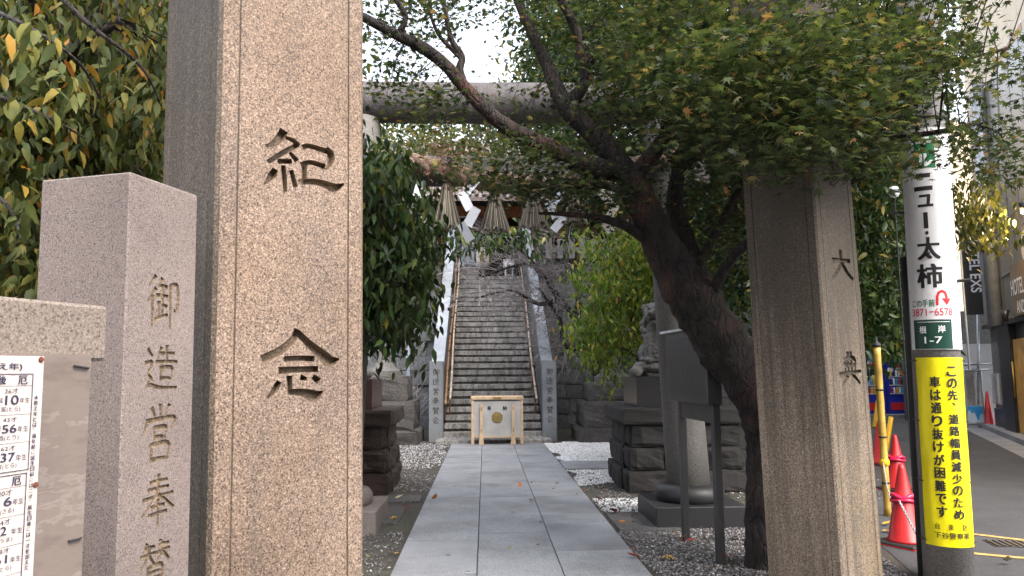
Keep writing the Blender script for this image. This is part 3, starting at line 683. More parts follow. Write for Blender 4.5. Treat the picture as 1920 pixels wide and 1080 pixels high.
for sgn,x0,x1 in ((-1,SX0-.29,SX0-.005),(1,SX1+.005,SX1+.27)):
    y0=17.15; y1=SY0+NS*RUN+.3; zt0=1.60; zt1=zt0+(y1-y0)*slope
    m=MB().prism([(y0+.25,-.02),(y0+.25,zt0-.02),(y1,zt1-.14),(y1,-.02)],x0+.02,x1-.02,Matrix(((0,0,1,0),(1,0,0,0),(0,1,0,0),(0,0,0,1))))
    m.build('side_wall',M['wall'],ST)
    nseg=6
    for k in range(nseg):
        a=y0+.27+(y1-y0-.27)*k/nseg; b=y0+.27+(y1-y0-.27)*(k+1)/nseg-.012
        za,zb_=zt0-.02+(a-y0-.25)*(zt1-.14-zt0+.02)/(y1-y0-.25),zt0-.02+(b-y0-.25)*(zt1-.14-zt0+.02)/(y1-y0-.25)
        MB().prism([(a,za+.003),(a,za+.13),(b,zb_+.13),(b,zb_+.003)],x0,x1,Matrix(((0,0,1,0),(1,0,0,0),(0,1,0,0),(0,0,0,1)))).build('coping_stone',M['coping'],ST)
    r=empty('carved_stair_post',((x0+x1)/2-.165 if sgn<0 else (x0+x1)/2-.14,17.02,0),label='blue grey post with six carved characters at the %s foot of the stairs'%('left' if sgn<0 else 'right'),cat='stone post',group='pair of carved posts at the foot of the stairs')
    wd=.31; zt_=1.80
    sh=MB().box(0,wd,0,.4,0,zt_,b=.006).build('shaft',M['stairpost'],r)
    sts=[]
    for i,ch in enumerate('御造営奉賛会'): sts+=strokes_grid(ch,wd*.5,1.55-i*.215,.16,.16,9)
    carve(sh,cutter_mesh(sts,.008,.003),M['letter'])
# bamboo handrails: poles lashed to the side walls, leaning along the flight
def rail(xa,xb,dz,m,label,y0=17.5,y1=25.4,rad=.027,seed=0):
    r=empty('bamboo_handrail',(xa,y0,0),label=label,cat='handrail',group='bamboo handrails along the stairs')
    pts=[];rr=[]
    n=26
    for i in range(n+1):
        u=i/n; pts.append(((xb-xa)*u+.012*math.sin(u*9+seed),(y1-y0)*u,dz+(y1-y0)*u*slope+.02*math.sin(u*6+seed)))
        rr.append(rad*(1.0-.25*u)*(1.12 if i%2 else .95))
    MB().tube(pts,rr,9).build('pole',m,r,True)
    for k in range(9):
        u=(k+.5)/9; x=(xb-xa)*u; y=(y1-y0)*u; z=dz+y*slope
        MB().tube([(x-.02,y,z-.62),(x,y,z-.02)],.022,6).build('bracket',M['wood'],r)
        MB().tube([(x,y-.03,z-.03+ -.017),(x,y+.03,z+.02)],rad*1.25,8).build('lashing',M['rubber'],r)
rail(-.82,-.86,.92,M['oldbamboo'],'pale bamboo handrail on the left of the stairs',seed=1)
rail(-.93,-.95,.80,M['bronze'],'reddish bamboo handrail hugging the left side wall',seed=2,rad=.03)
rail(1.20,1.20,.92,M['oldbamboo'],'pale bamboo handrail on the right of the stairs',seed=3)
rail(1.29,1.27,.70,M['bronze'],'reddish bamboo handrail hugging the right side wall',seed=4,rad=.03,y0=19)

# ---- offering box standing on the paving before the stairs
ob=empty('offering_box',(.255,16.0,.036),label='white panelled offering box in a pale wooden frame with gold octagonal crest',cat='offering box')
W=.52
for sx in (-1,1):
    MB().prism([(sx*(W-.0)-sx*0,0)]*0+[(sx*W-.03,0),(sx*W+.03,0),(sx*W+.022,.93),(sx*W-.022,.93)],-.03,.03,Matrix(((1,0,0,0),(0,0,1,0),(0,1,0,0),(0,0,0,1)))).build('frame_post',M['woodpale'],ob)
    MB().prism([(sx*W-.03,0),(sx*W+.03,0),(sx*W+.022,.93),(sx*W-.022,.93)],.42,.48,Matrix(((1,0,0,0),(0,0,1,0),(0,1,0,0),(0,0,0,1)))).build('frame_post',M['woodpale'],ob)
    MB().prism([(sx*.335-.055,0),(sx*.335+.055,0),(sx*.335+.028,.28),(sx*.335+.028,.83),(sx*.335-.028,.83),(sx*.335-.028,.28)],-.085,-.035,Matrix(((1,0,0,0),(0,0,1,0),(0,1,0,0),(0,0,0,1)))).build('front_brace',M['woodpale'],ob)
    for z in (.30,.74): MB().box(sx*.335-.012,sx*.335+.012,-.092,-.083,z-.035,z+.035).build('brace_slot',M['bronze'],ob)
MB().box(-.49,.49,-.012,.46,.17,.90).build('panel',M['boxpanel'],ob)
MB().box(-.56,.56,-.05,.50,.925,1.0,b=.012).build('top_rail',M['woodpale'],ob)
MB().box(-.50,.50,-.03,.46,.14,.172).build('bottom_rail',M['woodpale'],ob)
MB().box(-.085,.085,-.056,-.049,.945,.985).build('top_plate',M['gold'],ob)
oc=MB(); oc.prism([(.118*math.cos(R(22.5+45*k)),.118*math.sin(R(22.5+45*k))) for k in range(8)],0,.022,Matrix.Translation((0,-.013,.56))@Matrix.Rotation(math.pi/2,4,'X'))
oc.build('crest',M['gold'],ob)
cb=MB()
cb.lathe([(.082,.022),(.095,.022),(.095,.03),(.082,.03)],24,Matrix.Translation((0,-.013,.56))@Matrix.Rotation(math.pi/2,4,'X'))
for z,wd in ((.595,.05),(.56,.04),(.523,.055)): cb.box(-wd,wd,-.052,-.035,z-.011,z+.011)
cb.build('crest_bars',plain('bright_gold',(.55,.42,.16),.35,metal=.8),ob)
lt=MB(); put_text(lt,'奉',-.215,-.125,.70,.80,-.014,.03); put_text(lt,'納',.115,.205,.70,.80,-.014,.03); lt.build('lettering',M['black'],ob)

# ================================================================== RETAINING WALLS, UPPER TERRACE
def blockwall(name,label,x0,x1,y,z0,z1,bw,bh,m,seed):
    r=empty(name,(0,0,0)); tagit(r,label,'wall'); rr=random.Random(seed); vs=[]
    MB().box(x0,x1,y+.06,y+.5,z0-.1,z1-.02).build('core',m,r)
    meshes=[]
    for k in range(6):
        w_=bw*(.8+.08*k); meshes.append((w_,rough_mesh(w_-.012,.14,bh-.012,k+seed,m,.012,'stone')))
    nz=int(round((z1-z0)/bh))
    for j in range(nz):
        x=x0
        while x<x1:
            w_,me=rr.choice(meshes)
            if x+w_>x1+.06: break
            o=link('stone',me,r); o.location=(x+w_/2,y+.05+rr.uniform(-.012,.012),z0+(j+.5)*bh); x+=w_
    return r
def rough_mesh(sx,sy,sz,seed,m,amp=.02,name='block',n=4,smooth=False):
    bm=bmesh.new(); bmesh.ops.create_cube(bm,size=1); bmesh.ops.subdivide_edges(bm,edges=bm.edges[:],cuts=n,use_grid_fill=True)
    for v in bm.verts:
        p=Vector((v.co.x*sx,v.co.y*sy,v.co.z*sz)); e=sum(1 for c in v.co if abs(c)>.499)
        k=.6 if e>=2 else 1.0
        q=Vector((mnoise.noise(p*5+Vector((seed*3.1,0,0))),mnoise.noise(p*5+Vector((0,seed*5.7,9))),mnoise.noise(p*5+Vector((7,3,seed*2.3)))))
        q2=mnoise.noise(p*14+Vector((seed,seed,2)))*.35
        d=Vector((v.co.x*2*(abs(v.co.x)>.49),v.co.y*2*(abs(v.co.y)>.49),v.co.z*.5*(abs(v.co.z)>.49)))
        v.co=p+q*amp*.5+d*amp*k*(.5+q.x+q2)-Vector((v.co.x*sx,v.co.y*sy,v.co.z*sz)).normalized()*(amp*.55 if e>=2 else 0)
    me=bpy.data.meshes.new(name); bm.to_mesh(me); bm.free(); me.materials.append(m)
    return me
blockwall('retaining_wall','grey block retaining wall right of the stairs behind the lanterns',1.62,9.5,20.6,0,4.0,.62,.40,M['wall'],11)
blockwall('retaining_wall','shaded block retaining wall left of the stairs',-6.2,-1.26,20.6,0,4.0,.62,.40,M['wall'],23)
sheet('terrace',[(-16,20.9),(-1.26,20.9),(-1.26,25.5),(1.6,25.5),(1.6,20.9),(9.9,20.9),(9.9,48),(-16,48)],0,M['soil']).location.z=4.74
MB().box(-16,-1.27,21.05,25.45,.0,4.72).build('terrace_bank',M['soil']).__setitem__('kind','structure')
MB().box(1.63,9.8,21.05,25.45,.0,4.72).build('terrace_bank',M['soil']).__setitem__('kind','structure')
MB().box(-16,9.8,25.46,48,.0,4.70).build('terrace_fill',M['soil']).__setitem__('kind','structure')
def stonefence(label,x0,x1,y,z):
    r=empty('stone_fence',(x0,y,z),label=label,cat='stone fence'); me=MB().box(-.085,.085,-.085,.085,0,1.15,b=.012).mesh('fence_post',M['fence_stone']); n=int((x1-x0)/.33)
    for i in range(n+1):
        o=link('fence_post',me,r); o.location=(i*.33,0,rng.uniform(-.02,.02))
    MB().box(-.1,x1-x0+.1,-.05,.05,.78,.90).build('rail',M['fence_stone'],r); MB().box(-.1,x1-x0+.1,-.12,.12,-.2,.0).build('kerb',M['fence_stone'],r)
stonefence('row of stone fence posts on the terrace left of the stair top',-5.6,-1.5,21.2,4.2)
stonefence('row of stone fence posts on the terrace right of the stair top',1.85,8.6,21.2,4.2)

# ---- shrine hall on the terrace
H=empty('shrine_hall',(0,31,4.74),label='timber shrine hall with dark open front at the top of the stairs',cat='shrine hall')
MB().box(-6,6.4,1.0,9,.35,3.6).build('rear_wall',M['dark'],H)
for x in (-5.2,-3.3,-1.5,2.2,4.0,5.8): MB().tube([(x,-.2,.0),(x,-.2,3.7)],.15,12).build('post',M['wood'],H,True)
MB().box(-6.2,6.6,-.35,0,2.55,2.85).build('lintel',M['wood'],H)
MB().box(-6.2,6.6,-.3,.05,3.25,3.7).build('eave_beam',M['orangewood'],H)
MB().box(-6.2,6.6,-.9,1.2,0,.35).build('veranda',M['fence_stone'],H)
for x in (-5.2,-3.3,2.2,4.0):
    for z in np.arange(.4,1.25,.2): MB().box(x+.16,x+1.6,-.12,-.05,z,z+.14).build('wall_board',M['orangewood'],H)
    f=MB()
    for q in np.arange(x+.2,x+1.6,.16): f.box(q,q+.045,-.15,-.1,1.3,2.5)
    for z in np.arange(1.3,2.5,.24): f.box(x+.16,x+1.6,-.148,-.105,z,z+.04)
    f.build('lattice',M['orangewood'],H)
rf=MB().prism([(-2.6,3.4),(-2.6,3.56),(3.5,7.6),(9.6,3.56),(9.6,3.4),(3.5,7.3)],-8.5,8.9,Matrix(((0,0,1,0),(1,0,0,0),(0,1,0,0),(0,0,0,1)))).build('roof',M['tile'],H)
tm=MB()
for x in np.arange(-8.4,8.9,.27): tm.tube([(x,-2.62,3.6),(x,3.45,7.63)],.07,6)
tm.build('roof_tile_rows',M['tile'],H,True,'stuff')
# lantern, lion dog, notice at the stair head
pl=PY(905,483,29.8)
ln_=empty('paper_lantern',(pl.x,29.8,pl.z),label='white paper lantern with black writing under the hall eaves',cat='lantern')
MB().lathe([(.10,.42),(.2,.36),(.27,.2),(.28,0),(.27,-.2),(.2,-.36),(.10,-.42)],18).build('shade',M['agedpaper'],ln_,True)
MB().lathe([(.0,.49),(.12,.49),(.12,.42),(0,.42)],14).build('top_ring',M['black'],ln_); MB().lathe([(.0,-.42),(.12,-.42),(.12,-.49),(0,-.49)],14).build('bottom_ring',M['black'],ln_)
MB().tube([(0,0,.49),(0,0,1.3)],.015,5).build('cord',M['black'],ln_)
q=MB()
for pts in ([(-.13,.2),(.12,.22)],[(-.02,.3),(-.06,.1),(-.14,-.02)],[(-.08,.06),(.12,.08),(.1,-.08),(-.06,-.06)],[(-.1,-.16),(.0,-.12),(.12,-.2)],[(.02,-.1),(.0,-.3)]):
    q.tube([(x,-.285+x*x*1.6,z) for x,z in pts],.018,5)
q.build('brush_writing',M['black'],ln_)
for i,x in enumerate((850,868,893,912)): pass
pn=PY(954,524,26.2)
nz=empty('small_notice_stand',(pn.x,26.2,4.74),label='small white notice on two legs at the top of the stairs',cat='notice')
MB().box(-.19,.19,-.02,.02,.42,.78).build('board',M['white'],nz)
for x in (-.13,.13): MB().box(x-.018,x+.018,-.018,.018,0,.42).build('leg',M['white'],nz)
MB().box(-.13,.13,-.01,.01,.2,.23).build('crossbar',M['white'],nz); MB().box(-.06,.05,-.024,-.021,.52,.58).build('print',M['black'],nz)

# ================================================================== LION DOGS
def remesh(mb,name,m,vox,parent,disp=.006,sc=16):
    me=mb.mesh(name,m); o=bpy.data.objects.new(name,me); col.objects.link(o)
    md=o.modifiers.new('r','REMESH'); md.mode='VOXEL'; md.voxel_size=vox; md.use_smooth_shade=True
    sm=o.modifiers.new('s','SMOOTH'); sm.iterations=2; sm.factor=.5
    bpy.context.view_layer.update(); dg=bpy.context.evaluated_depsgraph_get(); nm=bpy.data.meshes.new_from_object(o.evaluated_get(dg)); bpy.data.objects.remove(o)
    for v in nm.vertices:
        p=v.co*sc; v.co+=v.normal*(disp*mnoise.noise(p)+disp*.5*mnoise.noise(p*2.3))
    return link(name,nm,parent)
def liondog(P,rz,s,label,mirror=1,m='statue',group=None,fine=True):
    r=empty('lion_dog_statue',P,rz,label,'lion dog statue',group); r.scale=(s*mirror,s,s)
    # base with scrolled feet, carved slab
    bs=MB(); bs.box(-.33,.33,-.26,.30,.07,.20,b=.03); bs.ell((0,-.05,.13),(.36,.30,.085))
    for x in (-.30,.30):
        for y in (-.24,.24): bs.ell((x,y,.07),(.09,.09,.075))
    remesh(bs,'scrolled_base',M[m],.018,r,.004)
    bd=MB()
    bd.ell((0,.10,.36),(.21,.25,.19)); bd.ell((0,-.02,.50),(.19,.19,.24)); bd.ell((0,-.10,.60),(.17,.13,.17))
    for x in (-1,1):
        bd.ell((x*.19,.12,.31),(.10,.19,.14)); bd.ell((x*.20,-.06,.225),(.07,.13,.045))
        bd.tube([(x*.12,-.14,.56),(x*.125,-.20,.38),(x*.125,-.21,.23)],[.085,.065,.06],10); bd.ell((x*.125,-.26,.225),(.07,.10,.045))
    bd.tube([(0,.28,.28),(0,.38,.42),(0,.36,.60),(0,.30,.72)],[.07,.11,.10,.03],10)
    remesh(bd,'body',M[m],.016,r,.007,18)
    hd=MB()
    hd.ell((0,-.12,.84),(.185,.175,.16)); hd.ell((0,-.26,.845),(.125,.085,.055)); hd.ell((0,-.315,.875),(.055,.045,.035))
    hd.ell((0,-.22,.925),(.145,.07,.035)); 
    for x in (-1,1):
        hd.ell((x*.075,-.265,.905),(.032,.03,.026)); hd.ell((x*.165,-.06,.90),(.035,.06,.08)); hd.ell((x*.125,-.235,.80),(.035,.05,.055))
        hd.ell((x*.09,-.30,.85),(.045,.045,.03))
    hd.ell((0,-.22,.715),(.115,.11,.04)); hd.ell((0,-.18,.67),(.10,.09,.06)); hd.ell((0,-.06,.72),(.14,.13,.12))
    remesh(hd,'head',M[m],.011,r,.004,26)
    mn=MB(); rr=random.Random(4)
    for i in range(46):
        a=rr.uniform(-2.5,2.5); h=rr.uniform(.50,.98); rad=.185+.02*math.cos(h*9); x=rad*math.sin(a); y=.0+rad*math.cos(a)*.9-.03
        if y<-.12 and h>.62: continue
        mn.ell((x,y,h),(.05,.05,.045),n=8,m=5)
    for i in range(9): mn.ell((-.14+.035*i,-.15+.02*abs(i-4),.975-.006*abs(i-4)),(.032,.06,.035),n=8,m=5)
    remesh(mn,'mane',M[m],.012,r,.005,24)
    MB().ell((0,-.20,.765),(.10,.09,.028)).build('mouth',M['dark'],r,True)
    sl=MB().box(-.14,.14,-.30,-.262,.20,.44,b=.008).build('carved_panel',M[m],r)
    q=MB(); 
    for k in range(7):
        a=k*2.094/2; q.ell((.05*math.cos(a)*(k>0),-.305,.32+.055*math.sin(a)*(k>0)),(.035,.012,.03),n=8,m=5)
    q.tube([(0,-.303,.22),(.02,-.308,.28)],.01,6); q.build('flower_relief',M[m],r,True)
    return r
def pedestal(x0,x1,y0,y1,m,label,courses,cap,seed,nb=3):
    r=empty('stone_pedestal',((x0+x1)/2,(y0+y1)/2,0),label=label,cat='pedestal'); sx,sy=x1-x0,y1-y0; z=-.02; rr=random.Random(seed)
    MB().box(-sx/2+.12,sx/2-.12,-sy/2+.12,sy/2-.12,0,sum(courses)).build('core',M[m],r)
    for j,h in enumerate(courses):
        n=nb if j%2 else max(nb-1,1)
        ws=[1+rr.uniform(-.25,.25) for _ in range(n)]; t=sum(ws); x=-sx/2-.03*(len(courses)-1-j)
        tot=sx+.06*(len(courses)-1-j)
        for w_ in ws:
            wd=w_/t*tot
            for yy,dp in ((-sy/2+.14-.03*(len(courses)-1-j),.36),(sy/2-.14+.03*(len(courses)-1-j),.36)):
                o=link('block',rough_mesh(wd-.006,dp,h-.006,seed+j*5+int(x*10),M[m],.038,'block',5),r); o.location=(x+wd/2,yy,z+h/2)
            x+=wd
        # side blocks
        for sxx in (-1,1):
            o=link('block',rough_mesh(.34,sy-.60,h-.006,seed+j*9+sxx,M[m],.03,'block',5),r); o.location=(sxx*(sx/2-.15+.03*(len(courses)-1-j)),0,z+h/2)
        z+=h
    if cap:
        o=link('cap_slab',rough_mesh(sx+.20,sy+.20,cap,seed+77,M[m],.022,'cap_slab',6),r); o.location=(0,0,z+cap/2)
    return r
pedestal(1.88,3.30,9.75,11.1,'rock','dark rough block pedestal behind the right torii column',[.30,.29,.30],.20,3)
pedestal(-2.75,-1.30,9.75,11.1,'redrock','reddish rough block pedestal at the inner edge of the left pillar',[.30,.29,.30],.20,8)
for x,lab in ((2.53,'black polished plinth block on the dark right pedestal'),(-2.0,'dark red polished plinth block on the reddish left pedestal')):
    o=MB().box(-.53,.53,-.48,.48,0,.40,b=.004).build('polished_block',M['polished'] if x>0 else plain('dark_red_polished_stone',(.05,.022,.02),.25)); o.location=(x,10.35,1.07); tagit(o,lab,'plinth block')
liondog((2.36,10.1,1.47),R(-14),1.0,'carved stone lion dog with open mouth, right of the path',1,group='stone lion dogs flanking the path')
liondog((-1.93,10.3,1.47),R(14),.98,'carved stone lion dog barely showing past the left pillar',-1,group='stone lion dogs flanking the path')
liondog((-.60,26.1,4.74+.42),R(20),.95,'small pale lion dog statue at the head of the stairs',1,m='coping')
MB().box(-1.02,-.20,25.75,26.5,4.74,5.16,b=.01).build('statue_base',M['fence_stone']).__setitem__('label','pale block under the lion dog at the head of the stairs'); bpy.data.objects['statue_base']['category']='plinth block'

# stone lanterns on rough stacks
def lantern(x,y,sx,label,stacks,seed,sgn):
    r=empty('stone_lantern',(x,y,0),label=label,cat='stone lantern',group='stone lanterns on rough block bases'); z=-.02
    for k,(w_,h) in enumerate(stacks):
        o=link('base_block',rough_mesh(w_,w_*.95,h,seed+k,M['grayrock'],.035,'base_block',6),r); o.location=(0,0,z+h/2); z+=h-.004
    MB().lathe([(.0,z),(.42,z),(.42,z+.12),(.30,z+.2),(.25,z+.3),(.22,z+.3),(.19,z+.5),(.22,z+.72),(.22,z+.78),(.19,z+.9),(.22,z+1.2),(.38,z+1.34),(.38,z+1.44),(.0,z+1.44)],6).build('shaft',M['statue'],r)
    z+=1.44
    for k in range(6):
        a=R(60*k); MB().box(-.05,.05,-.05,.05,z,z+.36,Matrix.Translation((.24*math.cos(a),.24*math.sin(a),0))).build('fire_box_post',M['statue'],r)
    MB().lathe([(0,z),(.2,z),(.2,z+.36),(0,z+.36)],6).build('fire_box',M['dark'],r)
    MB().lathe([(.0,z+.36),(.62,z+.38),(.60,z+.46),(.34,z+.62),(.16,z+.72),(.0,z+.74)],6).build('roof',M['statue'],r)
    MB().lathe([(.0,z+.74),(.10,z+.76),(.13,z+.86),(.0,z+1.0)],12).build('finial',M['statue'],r,True)
lantern(2.92,17.2,1.6,'grey stone lantern right of the stairs on three rough blocks',[(1.75,.33),(1.52,.58),(1.25,.42)],31,1)
lantern(-2.32,17.1,1.6,'grey stone lantern left of the stairs on three rough blocks',[(1.75,.33),(1.56,.62),(1.25,.55)],41,-1)
# poles by the walls
o=MB().tube([PY(765,800,18.6)*1,PY(765,560,18.6)],.045,10).build('pale_blue_pipe',M['pipe'],None,True); tagit(o,'pale blue pipe standing against the wall left of the stairs','pipe')
a=G(1073,800); o=MB().tube([(a.x,a.y,0),(a.x-.03,a.y,1.1),(a.x-.03,a.y,3.1)],.05,10).build('rusty_pole',M['pipe2'],None,True); tagit(o,'rust stained white pole by the wall right of the stairs','pole')
# ---- information board on two legs
ib=empty('information_board',label='grey steel information board on two legs in front of the torii column',cat='information board')
A=Vector((1.80,7.12,0)); B=Vector((1.86,6.1,0)); dr=(B-A).normalized(); ang=math.atan2(dr.y,dr.x)
ib.location=A; ib.rotation_euler=(0,0,ang); L=(B-A).length     # local x goes towards the camera, -y looks at the path
for x in (.12,L-.04):
    MB().box(x-.035,x+.035,-.0,.06,0,1.30,b=.004).build('leg',M['metal'],ib)
MB().box(.155,L-.075,.005,.055,1.12,1.27).build('cross_plate',M['metal'],ib)
MB().box(-.06,L+.02,-.05,.07,1.27,1.90,b=.004).build('panel',M['steelpanel'],ib)
MB().box(-.12,L+.06,-.09,.11,1.903,1.925).build('top_edge',M['whiteedge'],ib)
tx=MB(); rr=random.Random(3)
for c in range(22):
    x=.0+c*.046; z=1.84
    while z>1.34:
        h=rr.uniform(.008,.024); tx.box(x+rr.uniform(0,.003),x+rr.uniform(.008,.016),-.0515,-.0502,z-h,z); z-=h+rr.uniform(.006,.014)
tx.build('faint_engraved_columns',plain('faint_engraving',(.035,.035,.037),.5),ib,kind='stuff')
# ================================================================== TREES
def T_maple():
    ang=[0,42,-42,84,-84,128,-128]; rad=[1,.92,.92,.74,.74,.45,.45]
    order=[128,84,42,0,-42,-84,-128]; rr=[.45,.74,.92,1,.92,.74,.45]
    V=[(0,0,0)];F=[]
    for i,(a,r_) in enumerate(zip(order,rr)):
        t=R(a); V.append((r_*math.cos(t),r_*math.sin(t),-.12*r_*r_))
        if i<6:
            m=R((a+order[i+1])/2); V.append((.30*math.cos(m),.30*math.sin(m),.02))
    n=len(V)-1
    F=[(0,i+1,i) for i in range(1,n)]; F.append((0,1,n))
    return np.array(V,float)*.55,np.array(F)
def T_leaf(wd=.24,curl=.28,fold=.06):
    xs=[0,.3,.65,1.0]; z=lambda x:-curl*x*x
    V=[(0,0,0),(.3,0,z(.3)),(.65,0,z(.65)),(1,0,z(1)),(.28,wd,z(.3)+fold),(.62,wd*.86,z(.62)+fold),(.28,-wd,z(.3)+fold),(.62,-wd*.86,z(.62)+fold)]
    F=[(0,1,4),(4,1,2),(4,2,5),(5,2,3),(0,6,1),(6,2,1),(6,7,2),(7,3,2)]
    return np.array(V,float),np.array(F)
TM=T_maple(); TL=T_leaf(.19)
TS=(np.array([(0,0,0),(.5,.26,.05),(1,0,-.2),(.5,-.26,.05)],float),np.array([(0,2,1),(0,3,2)]))
def orient(n,r,mode):
    """n rotation matrices: local x = leaf axis, z = leaf normal"""
    yaw=r.uniform(0,2*np.pi,n)
    if mode=='flat': el=r.normal(-.15,.35,n); roll=r.normal(0,.45,n)
    elif mode=='droop': el=r.normal(-.85,.35,n); roll=r.normal(0,.6,n)
    else: el=r.normal(-.4,.7,n); roll=r.normal(0,.9,n)
    X=np.stack([np.cos(el)*np.cos(yaw),np.cos(el)*np.sin(yaw),np.sin(el)],1)
    S_=np.stack([-np.sin(yaw),np.cos(yaw),np.zeros(n)],1); N=np.cross(X,S_)
    Yv=S_*np.cos(roll)[:,None]+N*np.sin(roll)[:,None]; Z=np.cross(X,Yv)
    return np.stack([X,Yv,Z],2)
def leaves(C,per,spread,size,tmpl,mode,r):
    """C spray centres (n,3); per leaves each"""
    n=len(C)*per; P=np.repeat(C,per,0)+r.normal(0,1,(n,3))*np.array(spread)
    Rm=orient(n,r,mode); s=r.uniform(size[0],size[1],n)
    V=np.einsum('nij,kj->nki',Rm,tmpl[0])*s[:,None,None]+P[:,None,:]
    k=len(tmpl[0]); F=tmpl[1][None]+(np.arange(n)*k)[:,None,None]
    return V.reshape(-1,3),F.reshape(-1,3)
def px_points(regs,n,r):
    """spray centres through a crown volume: each region is an ellipse seen from the gate, with near and far depth"""
    wts=np.array([a*b*w_ for (_,_,a,b,_,_,w_) in regs],float); wts/=wts.sum(); idx=r.choice(len(regs),n,p=wts); out=[]
    for i in idx:
        cx,cy,a,b,y0,y1,_=regs[i]; t=r.uniform(0,2*np.pi); q=math.sqrt(r.uniform(0,1))
        p=PY(cx+a*q*math.cos(t),cy+b*q*math.sin(t),r.uniform(y0,y1)); out.append((p.x,p.y,max(p.z,.25)))
    return np.array(out)
def crown(tree,regs,n,per,spread,size,tmpl,mode,m,seed,name='crown'):
    r=np.random.default_rng(seed); C=px_points(regs,n,r); V,F=leaves(C,per,spread,size,tmpl,mode,r)
    o=npmesh(name,V,F,m,tree,False,'stuff'); o.matrix_parent_inverse=Matrix.Translation(-tree.location); return C
def limb(mb,pts,n=10,jit=.12,k=5):
    P=[(*PY(x,y,Y),rp/FPX*Y) for x,y,Y,rp in pts]; S_=spline(P,k)
    mb.tube([s[:3] for s in S_],[max(s[3],.003) for s in S_],n,True,jit); return S_
def twigs(mb,C,nodes,r,rad=.006,maxl=1.2,frac=1.0):
    N=np.array(nodes)[:,:3]; used={}
    for c in C:
        if r.random()>frac: continue
        d=np.linalg.norm(N-c,axis=1); j=int(d.argmin()); v=N[j]-c; L=np.linalg.norm(v)
        used[j]=used.get(j,0)+1
        if L<.05 or L>1.0 or used[j]>7: continue
        e=c+v*min(1,maxl/L); mid=(c+e)/2+np.array([r.uniform(-.06,.06),r.uniform(-.06,.06),r.uniform(.0,.10)])
        mb.tube([e,mid,c],[rad,rad*.7,rad*.35],3,cap=False)

# ---- the maple
mp=empty('maple_tree',G(1432,1072),label='old maple with leaning dark trunk and limbs spreading over the path',cat='tree'); mp.rotation_euler=(0,0,0)
Om=Matrix.Translation(-mp.location)
tb=MB(); nodes=[]
nodes+=list(limb(tb,[(1440,1095,6.05,52),(1435,1060,6.05,38),(1432,980,6.05,33),(1434,900,6.05,32),(1434,820,6.05,34),(1420,760,6.0,39),(1392,700,6.0,46),(1352,640,6.0,50),(1318,590,6.0,49),(1290,550,5.95,44),(1262,500,5.95,38),(1236,450,5.95,34),(1210,395,5.95,31),(1186,345,5.95,30),(1178,322,5.95,26)],18,.22,6))
for l in ([(1192,355,5.95,26),(1170,325,5.95,25),(1135,318,5.9,24),(1100,312,5.85,23),(1050,288,5.8,21),(1000,262,5.75,19),(950,238,5.7,18),(905,200,5.65,16),(872,165,5.6,15),(835,122,5.55,14),(790,88,5.5,14),(745,66,5.45,12),(700,42,5.4,11),(620,0,5.3,9),(520,-60,5.2,6)],
          [(1188,345,5.95,24),(1160,305,5.95,26),(1128,270,5.95,24),(1095,235,5.95,22),(1065,205,5.95,22),(1045,170,5.95,18),(1025,120,6.0,14),(1005,80,6.0,12),(985,35,6.05,11),(960,-30,6.1,9),(930,-130,6.2,5)],
          [(1068,208,5.95,15),(1080,180,5.9,14),(1098,150,5.85,13),(1092,100,5.8,13),(1080,55,5.8,11),(1060,15,5.75,10),(1030,-50,5.7,8),(1000,-160,5.6,4)],
          [(1186,335,5.95,20),(1215,300,5.9,18),(1243,262,5.85,16),(1252,225,5.8,13),(1268,180,5.75,12),(1290,125,5.7,10),(1308,70,5.65,9),(1320,0,5.6,8),(1345,-110,5.5,5)],
          [(1262,200,5.8,9),(1256,140,5.9,6),(1268,60,6.0,5),(1290,-20,6.1,4)],
          [(1355,640,6.1,40),(1330,570,6.2,36),(1300,500,6.3,30),(1280,440,6.35,24),(1265,385,6.4,20),(1272,320,6.4,16),(1295,240,6.4,12),(1330,150,6.3,9),(1370,40,6.2,7)],
          [(1235,470,5.95,12),(1200,442,5.9,11),(1165,420,5.85,10),(1120,408,5.8,8),(1070,402,5.75,6),(1010,400,5.7,3)],
          [(1190,375,5.95,12),(1150,352,5.8,9),(1100,345,5.7,7),(1030,352,5.6,5),(960,345,5.6,3)],
          [(872,168,5.6,11),(862,130,5.6,9),(866,105,5.6,8),(845,70,5.6,6),(832,0,5.6,5),(820,-90,5.6,4)],
          [(866,110,5.6,6),(840,85,5.6,5),(820,60,5.55,4),(800,10,5.5,3)],
          [(745,66,5.45,8),(760,30,5.4,7),(730,-20,5.4,6),(700,-100,5.3,4)],
          [(1320,590,6.0,16),(1350,520,5.8,12),(1385,470,5.6,11),(1440,430,5.3,9),(1520,380,5.0,8),(1620,330,4.8,6)],
          [(1300,520,6.2,12),(1340,440,6.2,10),(1400,340,6.0,10),(1470,290,5.6,9),(1560,262,5.1,9),(1640,258,4.8,8),(1740,250,4.6,6),(1830,232,4.5,4)],
          [(1270,330,6.0,10),(1350,250,5.7,9),(1440,180,5.4,8),(1540,120,5.1,7),(1640,90,4.9,6),(1750,120,4.7,4),(1890,90,4.6,3)],
          [(1290,130,5.7,7),(1360,60,5.5,6),(1450,10,5.3,5),(1560,-60,5.1,4)]):
    nodes+=list(limb(tb,[(a,b,c,d*.88) for a,b,c,d in l],9 if l[0][3]>11 else 6,.16))
ob_=tb.build('trunk',M['bark'],mp,True); ob_.matrix_parent_inverse=Om
